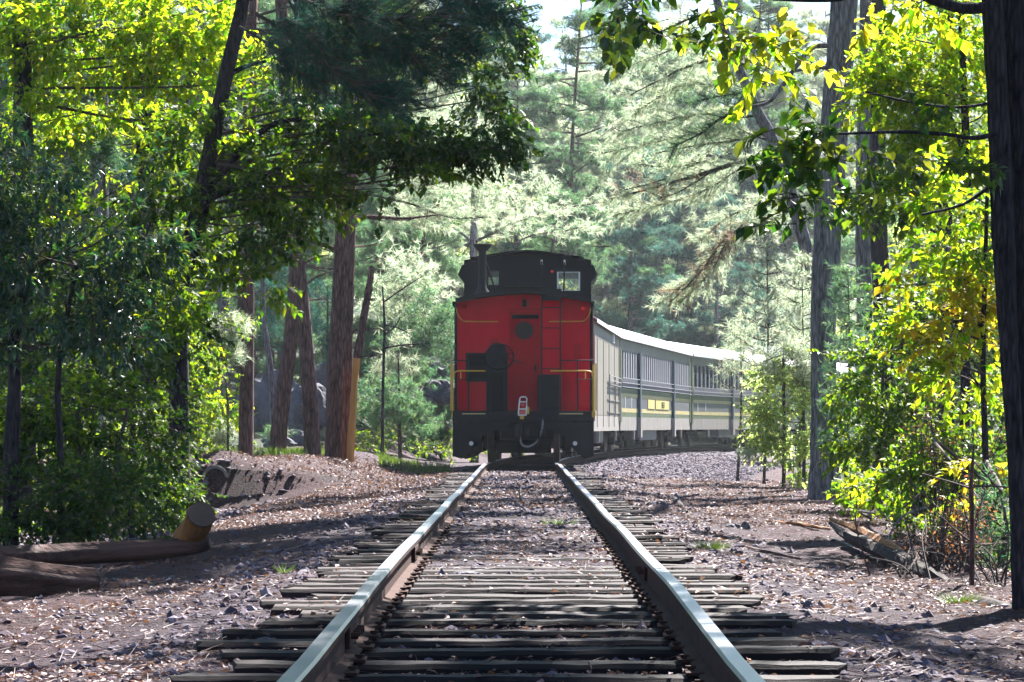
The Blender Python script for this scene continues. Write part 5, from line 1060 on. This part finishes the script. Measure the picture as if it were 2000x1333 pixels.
def wispy(name, label, d, px, ytop, ybot, w, mats, dens=1.0, sz=1.0):
    b = gpt(px, d, 0); t = thing(name, label, 'tree', tuple(b)); g = G(); top = P(px + 6, ytop, d); L = np.array([b, (np.array(b) + top) / 2 + [.05, 0, 0], top])
    tube(g, smooth_path(L, 5) - b, np.linspace(.035, .008, 11), 6); g.build('trunk', M['twig'], t)
    g = G(); py = ytop + 15
    while py < ybot:
        f = (py - ytop) / (ybot - ytop)
        for q in range(5):
            a = rng.random() * 2 * PI; ln = (.25 + .75 * f) * w * d / F * rng.uniform(.7, 1.1); A = P(px + 4, py, d) - b; E = A + np.array([math.cos(a) * ln, math.sin(a) * ln, ln * .45])
            pth = limb_curve(A, E, -.08); tube(g, pth, np.linspace(.012, .004, 9), 4, 1)
            n = int(9 * ln * dens) + 3; tt = rng.uniform(.25, 1, n); A2 = A + (E - A) * tt[:, None]; D = unit(rdir(n) + unit(E - A) * .8); E2 = A2 + D * rng.uniform(.05, .3, n)[:, None]; sticks(g, A2, E2, .004, .002, 1)
            tufts(g, None, None, 0, .15 * sz, .007 * sz, 22, 0, 1, pts=(E2, unit(D + [0, 0, .3])))
        py += 26
    g.build('crown', [M[mats], M['twig']], t, kind='stuff')
wispy('young_pine', 'wispy young pine glowing pale green in front of the last cars', 56, 1492, 470, 720, 90, 'needle_pale')
wispy('young_pine', 'slender young pine with open whorled twigs left of the grey trunk', 54, 1560, 500, 760, 70, 'needle_pale')
wispy('young_pine', 'small pine with soft needles growing against the blue-grey trunk', 44, 1650, 520, 880, 60, 'needle', .9)
wispy('young_pine', 'low pine spray hanging in front of the passenger car windows', 60, 1440, 640, 760, 60, 'needle_pale', 1.3)
wispy('young_pine', 'little pine behind the sapling stem at lower right', 24, 1950, 960, 1180, 90, 'needle', .8, .9)
# dead ferns and bare twigs, lower right
def bare_bush(label, d, px, py, w, h, n, brown=True, mat='fern_brown'):
    b = gpt(px, d, 0); t = thing('dead_fern_clump' if brown else 'bare_bush', label, 'fern' if brown else 'shrub', tuple(b)); g = G(); c = P(px, py, d) - b
    for k in range(n):
        a = np.array([c[0] + rng.normal() * w * .3 * d / F, rng.normal() * .3, -.05]); e = c + np.array([rng.normal() * w * .55 * d / F, rng.normal() * .4, rng.normal() * h * .5 * d / F]); e[2] = max(e[2], .15)
        pth = limb_curve(a, e, .1); tube(g, pth, np.linspace(.009, .003, 9), 4, 1)
        m = 20 if brown else 7; tt = rng.uniform(.3, 1, m); A = pth[(tt * 8).astype(int)]; E = A + rdir(m) * rng.uniform(.05, .3, m)[:, None]; sticks(g, A, E, .003, .0012, 1)
        if brown: leaves(g, np.vstack([E, (A + E) / 2]), rdir(2 * m), rdir(2 * m), rng.uniform(.02, .045, 2 * m), .2, 0, False)
    g.build('fronds' if brown else 'stems', [M[mat], M['twig']], t, kind='stuff')
bare_bush('tall clump of reddish brown dead fern on the right slope', 30, 1830, 820, 90, 90, 26)
bare_bush('low brown dead fern beside the fallen timber', 24, 1830, 1080, 60, 50, 24)
bare_bush('dry brown fern clump near the sapling stem', 22, 1880, 1000, 60, 70, 12)
bare_bush('tangle of bare grey twigs at the right slope', 22, 1860, 980, 120, 120, 16, False)
bare_bush('thin bare twigs arching over the timber end', 21, 1760, 1060, 90, 80, 9, False)
bare_bush('bare thin stems behind the big double trunk', 20, 1960, 1060, 70, 120, 10, False)
d = 20; b = gpt(1898, d, 0)
t = thing('sapling_stem', 'single straight brown sapling stem at lower right near the big trunk', 'sapling', tuple(b)); g = G(); L = np.array(tr(d, [(1898, 1165, 11), (1899, 1050, 10), (1897, 950, 9), (1900, 900, 6), (1902, 870, 3)])); tube(g, smooth_path(L[:, :3], 4) - b, np.interp(np.linspace(0, 1, 17), np.linspace(0, 1, 5), L[:, 3]), 8, rough=.06); g.build('stem', M['bark_pine'], t)
g = G()
for pts in ([(1898, 955, 5), (1850, 940, 4), (1800, 925, 2)], [(1898, 950, 5), (1940, 950, 4), (1990, 955, 3)], [(1898, 1060, 4), (1860, 1030, 3), (1830, 1000, 2)]): L = np.array(tr(d, pts)); tube(g, smooth_path(L[:, :3], 3) - b, np.linspace(L[0, 3], L[-1, 3], 7), 5)
g.build('side_twig', M['twig'], t)
plant('broadleaf_shrub', 'dim green thicket on the slope below the big double trunk', 'shrub', gpt(1930, 27, 0), [[base_tr(1930, 27, 6)] + tr(27, [(1930, 1000, 5)])],
   [pb(1930, 1020, 27, 90, 60, 1.6, 'small', 1.1, 'leaf_mid'), pb(1970, 1120, 25, 60, 50, 1.8, 'small', 1.1, 'leaf_mid'), pb(1880, 930, 30, 70, 60, 1.4, 'small', 1.2, 'leaf_dark'), pb(1990, 850, 32, 90, 120, 2, 'small', 1.4, 'leaf_dark')], [], 'twig')
plant('broadleaf_shrub', 'shaded bush deep in the right-hand woods behind the ferns', 'shrub', gpt(1850, 48, 0), [[base_tr(1850, 48, 8)] + tr(48, [(1850, 700, 5)])],
   [pb(1830, 650, 48, 130, 150, 2.2, 'oak', 1.2, 'leaf_dark'), pb(1900, 880, 46, 130, 120, 2.4, 'oak', 1.2, 'leaf_dark'), pb(1930, 400, 50, 120, 200, 2, 'oak', 1.2, 'leaf_mid')], [], 'twig')

# ------------------------------------------------------------------ background woods: shared meshes, every tree its own object
def far_pine(h=17, crown=.72, w=3.6, lai=1.6, mats=('needle', 'bark_pine')):
    g = G(); gt = G(); bx, by = rng.normal() * .5, rng.normal() * .4; top = np.array([bx, by, h])
    tube(gt, smooth_path([(0, 0, -.5), (bx * .1 + rng.normal() * .15, 0, h * .5), top], 4), np.linspace(.17, .03, 9), 8, rough=.05)
    z = h * (1 - crown)
    while z < h:
        f = (z - h * (1 - crown)) / (h * crown); a = rng.random() * 2 * PI; ln = w * (1 - f) ** .5 * rng.uniform(.25, 1.25) + .4; lift = rng.uniform(-.12, .45)
        st = np.array([bx * (z / h) ** 2, by * (z / h) ** 2, z]); e = st + np.array([math.cos(a) * ln, math.sin(a) * ln, ln * lift])
        tube(gt, limb_curve(st, e, rng.uniform(-.1, .06)), np.linspace(.045, .01, 9), 4)
        for q in range(1 + int(ln > 1.5) + int(ln > 2.8)):
            c = st + (e - st) * (.95 - .33 * q) + np.array([0, 0, .12]); r_ = rng.uniform(.45, .95); tufts(g, c, (r_, r_, r_ * rng.uniform(.35, .6)), lai * 1.3, .24, .017, 16, 0, 1)
        z += rng.uniform(.08, .42)
    return gt.mesh('trunk', M[mats[1]]), g.mesh('crown', [M[mats[0]], M['twig']])
def far_broad(h=12, w=3.2, mat='leaf_pale'):
    g = G(); gt = G(); tube(gt, [(0, 0, -.5), (.2, 0, h * .4), (.1, 0, h * .8)], [.16, .12, .04], 8)
    for k in range(16):
        a = rng.random() * 2 * PI; z = h * rng.uniform(.25, .95); ln = w * (1 - abs(z / h - .55)) * rng.uniform(.3, .9); e = np.array([math.cos(a) * ln, math.sin(a) * ln, z])
        tube(gt, limb_curve([.1, 0, z * .7], e, .03), np.linspace(.05, .012, 9), 4); sprigs(g, e, (1.2, 1.2, .8), 1.5, 'oak', False, 1.6, 0, 1)
    return gt.mesh('trunk', M['bark_grey']), g.mesh('crown', [M[mat], M['twig']])
FP = [far_pine(17, .75), far_pine(15, .8, 3.6, mats=('needle_pale', 'bark_grey')), far_pine(18, .65, 4.2, mats=('needle_pale', 'bark_pine')), far_pine(9, .92, 2.6, 1.8, mats=('needle', 'bark_pine')), far_broad(), far_broad(10, 3, 'leaf_mid'), far_pine(13, .92, 3.6, 1.9, mats=('needle_teal', 'bark_grey'))]
GL = {0: ('tall green pine in the hazy woods behind the train', 'pine_tree'), 1: ('pale sunlit pine in the hazy woods behind the train', 'pine_tree'), 2: ('pale high-crowned pine in the hazy woods behind the train', 'pine_tree'), 3: ('low bushy young pine in the hazy woods behind the train', 'young_pine'), 4: ('pale broadleaf tree in the hazy woods behind the train', 'broadleaf_tree'), 5: ('green broadleaf tree in the hazy woods behind the train', 'broadleaf_tree'), 6: ('blue-green shaded pine in the hazy woods behind the train', 'pine_tree')}
spots = []
for q_, (px_, d_) in enumerate(((1235, 132), (1290, 140), (1345, 146), (1400, 138), (1445, 158), (1180, 150), (1310, 160), (1120, 135), (1370, 165), (1060, 148), (1240, 172), (1000, 128), (1500, 185), (1565, 190), (1630, 178), (1450, 205), (1540, 215), (1600, 160), (1240, 215), (1130, 200))): spots.append(((px_ - CX) / F * d_, d_, (6, 6, 6, 6, 6, 1, 6, 0, 6, 1, 6, 0, 1, 0, 2, 1, 6, 1, 0, 1)[q_]))
for (y0, y1, n, kinds) in ((84, 100, 14, (0, 3, 1, 3, 6, 0)), (100, 125, 28, (0, 3, 1, 6, 3, 4)), (125, 165, 40, (1, 1, 0, 2, 3, 4, 6)), (165, 250, 64, (1, 2, 4, 1, 6, 3))):
    for k in range(n):
        for tries in range(40):
            y = rng.uniform(y0, y1); x = rng.uniform(-1, 1) * (y * .19 + 2); u = x - float(xc(y))
            if y < 160 and abs(u) < (4.5 if u < 0 else 5.5): continue
            if u > 0 and y < 108 and x < 24: continue
            if all((x - a) ** 2 + (y - b_) ** 2 > 7 for a, b_, _ in spots): break
        else: continue
        spots.append((x, y, kinds[k % len(kinds)]))
for x, y, k in spots:
    tm_, cm_ = FP[k]; s_ = rng.uniform(.8, 1.15) * (1.1 if y > 160 else 1)
    if y < 100 and x > -7 and x < 0: k = 3; tm_, cm_ = FP[3]
    t = thing(GL[k][1], GL[k][0], 'tree', (x, y, float(H(x, y)) - .1), 0, 'trees in the hazy woods behind the train, kind: ' + GL[k][0].split(' in the')[0])
    rz = rng.random() * 6.28
    link('trunk', tm_, t, rot=(rng.normal() * .02, rng.normal() * .02, rz), scale=(s_, s_, s_)); link('crown', cm_, t, kind='stuff', rot=(0, 0, rz), scale=(s_, s_, s_))
# unseen trees of the side woods, added so their shade falls on the bed
side = [(5.0, 14.5, 2, 6.6, 1.15), (5.6, 19, 0, 7.2, 1.2), 
        (8.2, 20, 1, 12, 1.5), (9.4, 27, 2, 12.5, 1.5), (-4.6, 15, 2, 6.8, 1.1), (-5.4, 20.5, 0, 7.2, 1.1), (-6.6, 26, 2, 8, 1.1), (-9, 35, 1, 9, 1.1), (-12.5, 56, 0, 9, 1.2), (-15, 70, 1, 9, 1.2), (4.6, 9, 2, 7, 1.1), (-4.4, 8, 0, 7, 1.1)]
for x, y, w, hh, cs in side:
    b_ = (x, y, float(H(x, y)))
    t = thing('shade_tree', 'tall unseen tree of the side woods added to shade the track bed', 'tree', b_, 0, 'unseen shade trees of the side woods')
    g = G(); tube(g, smooth_path([(0, 0, -.3), (rng.normal() * .2, 0, hh / 2), (0, 0, hh)], 4), np.linspace(.2, .13, 9), 10, rough=.04); g.build('trunk', M['bark_pine' if w < 2 else 'bark_dark'], t, smooth=True)
    add_crown(t, (0, 0, 0), (0, 0, hh), w, rng.random() * 6, cs)
# undergrowth on the hazy floor
g = G()
for k in range(120):
    y = rng.uniform(60, 120); x = rng.uniform(-.19 * y, .19 * y + 4); u = x - float(xc(y))
    if (u > -4.0 and u < 7): continue
    sprigs(g, np.array([x, y, float(H(x, y)) + .35]), (.9, .9, .45), 1.6, 'small', False, 1.6, 0, 1)
g.build('undergrowth', [M['leaf_mid'], M['twig']], kind='stuff')
g = G()
for k in range(90):
    y = rng.uniform(20, 58); sgn = -1 if k % 2 else 1
    x = -(5.8 + rng.random() * .12 * y) if sgn < 0 else 3.5 + (y - 18) * .06 + 1.0 + rng.random() * .10 * y
    sprigs(g, np.array([x, y, float(H(x, y)) + .22]), (.55, .55, .3), 1.8, 'small', False, 1.2, 0, 1)
g.build('ground_cover', [M['leaf_mid'], M['twig']], kind='stuff')
# grass
def grass(name, boxes, n, hgt=(.12, .35), mat='grass'):
    g = G(); Q = []
    for (px0, px1, d0, d1) in boxes:
        dd = rng.uniform(d0, d1, n); x = (rng.uniform(px0, px1, n) - CX) / F * dd; Q.append(np.stack([x, dd, H(x, dd) - .01], -1))
    Q = np.vstack(Q); m = len(Q); hh = rng.uniform(*hgt, m)[:, None]; lean = rng.normal(size=(m, 3)) * [.35, .35, 0]; T = Q + (np.array([0, 0, 1.0]) + lean) * hh
    W = np.stack([np.ones(m), rng.normal(size=m) * .5, np.zeros(m)], -1) * .004 * (Q[:, 1:2] / 25); Mi = (Q + T) / 2 + lean * hh * .08
    V = np.stack([Q - W, Q + W, Mi + W * .8, Mi - W * .8, T], 1).reshape(-1, 3); k = np.arange(m)[:, None] * 5
    g.add(V, k + np.array([[0, 1, 2, 3]])); g.add(V, k + np.array([[3, 2, 4]])); return g.build(name, M[mat], kind='stuff')
grass('grass', [(415, 600, 56, 60), (740, 880, 62, 72), (560, 640, 62, 66)], 900, (.08, .22))
def tuft(label, px, py, d, w, n=120):
    x, y, z = P(px, py, d); z = float(H(x, y)); g = G(); a = rng.random(n) * 2 * PI; r_ = rng.random(n) * w
    A = np.stack([np.cos(a) * r_, np.sin(a) * r_, np.zeros(n)], -1); T = A + np.stack([np.cos(a) * .08, np.sin(a) * .08, rng.uniform(.03, .09, n)], -1); W = np.array([[.0025, .001, 0]])
    g.add(np.stack([A - W, A + W, T], 1).reshape(-1, 3), np.arange(3 * n).reshape(-1, 3)); o = g.build('grass_tuft', M['grass'], loc=(x, y, z)); tag(o, label, 'grass tuft'); return o
def ground_d(py, z=0.0): return (EYE - z) * F / (py - CY)
tuft('small green grass tuft beside the sleeper ends on the right', 1385, 1095, ground_d(1095, -.1), .13, 240)
tuft('green tuft in the litter by the right block of wood', 1870, 1195, ground_d(1195, -.2), .12, 160)
tuft('faint green sprig patch between the rails', 1090, 1035, ground_d(1035, .0), .16, 120)
tuft('small green sprig by the left sleeper ends', 555, 1150, ground_d(1150, -.1), .03, 30)

# ------------------------------------------------------------------ logs, timber, culvert, rocks
def log(name, label, cat, d0, pts, mat, endmat='cut_end', sides=18, rough=.05, flat=1.0):
    L = np.array([[*P(p[0], p[1], p[3]), p[2] / 2 * p[3] / F] for p in pts]); b = L[:, :3].mean(0); b[2] = float(H(b[0], b[1])); t = thing(name, label, cat, tuple(b)); g = G()
    pth = smooth_path(L[:, :3], 6); rr = np.interp(np.linspace(0, 1, len(pth)), np.linspace(0, 1, len(L)), L[:, 3]); tube(g, pth - b, rr, 30, rough=.012, caps=False, groove=rough * 1.3); g.build('log_body', M[mat], t, smooth=True)
    for e, o_ in ((0, 1), (len(pth) - 1, -2)):
        g = G(); dirn = unit(pth[e] - pth[o_]); tube(g, [pth[e] - dirn * .01 - b, pth[e] + dirn * .012 - b], [rr[e] * .99, rr[e] * .95], sides); g.build('cut_end', M[endmat], t)
    return t
log('fallen_log', 'long smooth fallen log lying across the left edge, upper of two', 'log', 24, [(-160, 1090, 46, 23.5), (0, 1088, 42, 23.5), (150, 1082, 42, 24), (280, 1076, 40, 24), (370, 1068, 34, 24), (408, 1062, 24, 24)], 'log_wood')
log('cut_stump', 'short upright cut stub with a round sawn face behind the log', 'stump', 24, [(362, 1062, 54, 24.1), (378, 1035, 52, 24.0), (393, 1006, 56, 23.8)], 'log_ochre')
log('fallen_log', 'thick weathered log with frayed grain at the left edge, lower of two', 'log', 22, [(-160, 1110, 84, 20.3), (0, 1124, 76, 20.3), (90, 1134, 68, 20.4), (188, 1142, 56, 20.5)], 'log_wood', 'log_dark', rough=.07)
log('dark_pole', 'thin dark wet pole on the ground below the logs', 'pole', 20, [(-100, 1192, 18, 19.5), (60, 1188, 16, 19.6), (150, 1186, 10, 19.7), (180, 1182, 5, 19.8)], 'log_dark', 'log_dark', 8)
# split timber on the right
t = thing('split_timber', 'long dark split timber with an ochre rotten face on the right slope', 'timber', (3.2, 22, float(H(3.2, 22)))); tb = np.array([3.2, 22, float(H(3.2, 22))])
A = [(1622, 1022, 8, 27), (1660, 1050, 22, 25.5), (1720, 1075, 34, 23.8), (1780, 1105, 32, 22), (1840, 1135, 30, 20.8), (1868, 1154, 22, 20)]
L = np.array([[*P(p[0], p[1] , p[3]), p[2] / 2 * p[3] / F] for p in A]); g = G(); tube(g, smooth_path(L[:, :3], 4) - tb, np.interp(np.linspace(0, 1, 21), np.linspace(0, 1, 6), L[:, 3]), 7, rough=.14); g.build('timber_body', M['log_dark'], t)
A = [(1622, 1014, 8, 27.2), (1670, 1032, 16, 25.8), (1720, 1056, 22, 24), (1765, 1080, 10, 22.6)]
L = np.array([[*P(p[0], p[1], p[3]), p[2] / 2 * p[3] / F] for p in A]); g = G(); tube(g, smooth_path(L[:, :3], 4) - tb, np.interp(np.linspace(0, 1, 13), np.linspace(0, 1, 4), L[:, 3]), 5, rough=.18); g.build('rotten_face', M['log_ochre'], t)
log('wood_block', 'squared brown block of wood sunk in the slope below the big trunk', 'wood block', 18, [(1905, 1190, 56, 18.4), (1950, 1200, 54, 18.1), (2030, 1225, 50, 17.8)], 'log_dark', 'rock', 5, .03)
def stick(label, pts, mat='twig', name='fallen_stick', cat='stick'):
    L = np.array([[*P(p[0], p[1], p[3]), p[2] / 2 * p[3] / F] for p in pts]); b = L[:, :3].mean(0); g = G(); pth = smooth_path(L[:, :3], 4); tube(g, pth - b, np.interp(np.linspace(0, 1, len(pth)), np.linspace(0, 1, len(L)), L[:, 3]), 6, rough=.12)
    o = g.build(name, M[mat], loc=tuple(b)); tag(o, label, cat)
def gd(px, py): 
    d = ground_d(py, -.1)
    for _ in range(6): d = ground_d(py, float(H((px - CX) / F * d, d)) + .02)
    return d
def gp(px, py, w, up=0): return (px, py - up, w, gd(px, py))
stick('short black stick poking up beside the right rail', [gp(1342, 1000, 5), gp(1328, 988, 9, 4), gp(1316, 978, 6, 6)], 'log_dark')
stick('long brown stick lying flat right of the track', [gp(1455, 1068, 5), gp(1505, 1080, 7), gp(1565, 1092, 5)], 'log_wood')
stick('ochre bark strip on the ground toward the pine', [gp(1495, 1018, 4), gp(1560, 1024, 8), gp(1620, 1034, 5)], 'log_ochre')
stick('pale branch leaning over the split timber', [(1732, 1058, 4, 22.6), (1752, 1020, 5, 22.8), (1780, 1000, 4, 23), (1815, 990, 3, 23.2)], 'bark_grey')
stick('thin grey branch in front of the split timber', [gp(1620, 1050, 3), gp(1650, 1062, 5), gp(1680, 1078, 3)], 'bark_grey')
stick('thin root curving through the gravel near the crest', [gp(1017, 955, 3, 3), gp(1018, 972, 4), gp(1030, 983, 4), gp(1060, 984, 3)], 'log_dark')
def rock(label, px, py, wpx, hpx, mat='rock', name='rock', d=None, zoff=0.0, seed=0):
    d = d or gd(px, py); x = (px - CX) / F * d; z = float(H(x, d)) + zoff; g = G(); bm = []
    n1, n2 = 16, 26; V = []; ph = rng.random(6) * 6; rw = wpx / 2 * d / F; rh = hpx * d / F
    for i in range(n1 + 1):
        for j in range(n2):
            a = i / n1 * PI; b_ = j / n2 * 2 * PI; p = np.array([math.sin(a) * math.cos(b_), math.sin(a) * math.sin(b_), math.cos(a)]); k = 1 + .35 * math.sin(p[0] * 3.1 + seed) * math.cos(p[1] * 4.3 + seed * 2) + .16 * math.sin(p[0] * 7 + ph[0]) * math.sin(p[1] * 8 + ph[1]) * math.sin(p[2] * 7 + ph[2]) + .10 * abs(math.sin(p[0] * 13 + p[2] * 9 + ph[3])) + .03 * rng.normal()
            q = p * max(.55, min(1.25, k)); V.append([q[0] * rw, q[1] * rw * .8, max(q[2], -.35) * rh])
    f = [[i * n2 + j, (i + 1) * n2 + j, (i + 1) * n2 + (j + 1) % n2, i * n2 + (j + 1) % n2] for i in range(n1) for j in range(n2)]
    g.add(V, f); o = g.build(name, M[mat], loc=(x, d, z)); tag(o, label, 'rock'); return o
for a in (('pale rock wedged behind the split timber', 1768, 1085, 26, 24), ('dark lump of stone in the middle of the track', 912, 1120, 60, 9), ('round dark stone between the rails', 893, 1155, 26, 12), ('flat stone right of the culvert', 506, 938, 34, 10), ('tilted slab stone touching the culvert', 468, 938, 36, 16), ('bluish stone right of the track', 1430, 1030, 34, 10), ('dark stone chip next to the bluish stone', 1456, 1032, 18, 14),
          ('blue-grey stone by the right sleeper ends', 1537, 1160, 18, 10), ('rounded stone in the right ballast shoulder', 1578, 1182, 18, 14), ('small dark stone far out in the right litter', 1694, 1188, 14, 8), ('dark clod near the right foreground', 1795, 1228, 20, 12), ('dark clod in the left litter near the crest', 577, 921, 14, 8), ('flat blue stone in the left foreground', 300, 1275, 36, 10), ('broad flat stone on the sleepers at lower left', 520, 1250, 44, 12), ('grey stone lying on the near sleepers', 930, 1240, 26, 8)): rock(*a, seed=len(a[0]))
for k, (px, py, w, h, d) in enumerate(((520, 790, 90, 80, 84), (600, 800, 80, 60, 80), (640, 740, 60, 40, 86), (500, 730, 60, 40, 92), (868, 730, 60, 45, 96), (860, 770, 70, 30, 92), (560, 860, 60, 24, 76))):
    z = P(px, py, d)[2]; x = (px - CX) / F * d
    rock(('grey rock outcrop showing between the far left trunks', 'brown ledge rock between the purple pines', 'small ledge rock beside the double pine', 'upper rock of the outcrop at far left', 'blue-grey boulder left of the caboose', 'lower blue-grey boulder left of the caboose', 'low rock at the feet of the purple pines')[k], px, py, w * 1.4, h, 'rock', 'rock_outcrop', d, z - float(H(x, d)) - h * .3 * d / F, k)
# culvert pipe
d = 50.1; c = P(420, 935, d); t = thing('culvert_pipe', 'dark corrugated culvert pipe mouth in the left bank', 'culvert', tuple(c)); g = G(); th = np.arange(28) / 28 * 2 * PI
R0, R1 = .20, .18; V = []; ny_ = 10
for i in range(ny_):
    for R in (R0 + .006 * (i % 2), ): V += [[R * math.cos(t_), i * .06, R * math.sin(t_)] for t_ in th]
f = [[i * 28 + j, i * 28 + (j + 1) % 28, (i + 1) * 28 + (j + 1) % 28, (i + 1) * 28 + j] for i in range(ny_ - 1) for j in range(28)]; g.add(V, f); g.build('pipe_wall', M['log_dark'], t, smooth=True)
g = G(); V = [[R * math.cos(t_), yy, R * math.sin(t_)] for yy, R in ((0, R1), (0, R0 + .03), (.05, R0 + .03)) for t_ in th]; g.add(V, [[i * 28 + j, i * 28 + (j + 1) % 28, (i + 1) * 28 + (j + 1) % 28, (i + 1) * 28 + j] for i in range(2) for j in range(28)]); g.build('pipe_rim', M['pipe'], t)
g = G(); g.add([[R1 * 1.02 * math.cos(t_), .30, R1 * 1.02 * math.sin(t_)] for t_ in th], [list(range(28))]); g.build('bore_shade_disc', M['dark'], t)  # dark disc paints the shade inside the pipe
# ------------------------------------------------------------------ haze
hm = bpy.data.materials.new('forest_haze'); hm.use_nodes = True; hn = hm.node_tree; hn.nodes.clear(); ho = hn.nodes.new('ShaderNodeOutputMaterial'); pv = hn.nodes.new('ShaderNodeVolumePrincipled')
pv.inputs['Color'].default_value = (.86, .93, 1.0, 1); pv.inputs['Density'].default_value = HAZE_DENSITY; pv.inputs['Anisotropy'].default_value = HAZE_ANISO; hn.links.new(pv.outputs[0], ho.inputs['Volume'])
g = G(); box(g, -262, 262, -62, 482, -7, 50); hz = g.build('haze', hm, kind='stuff')
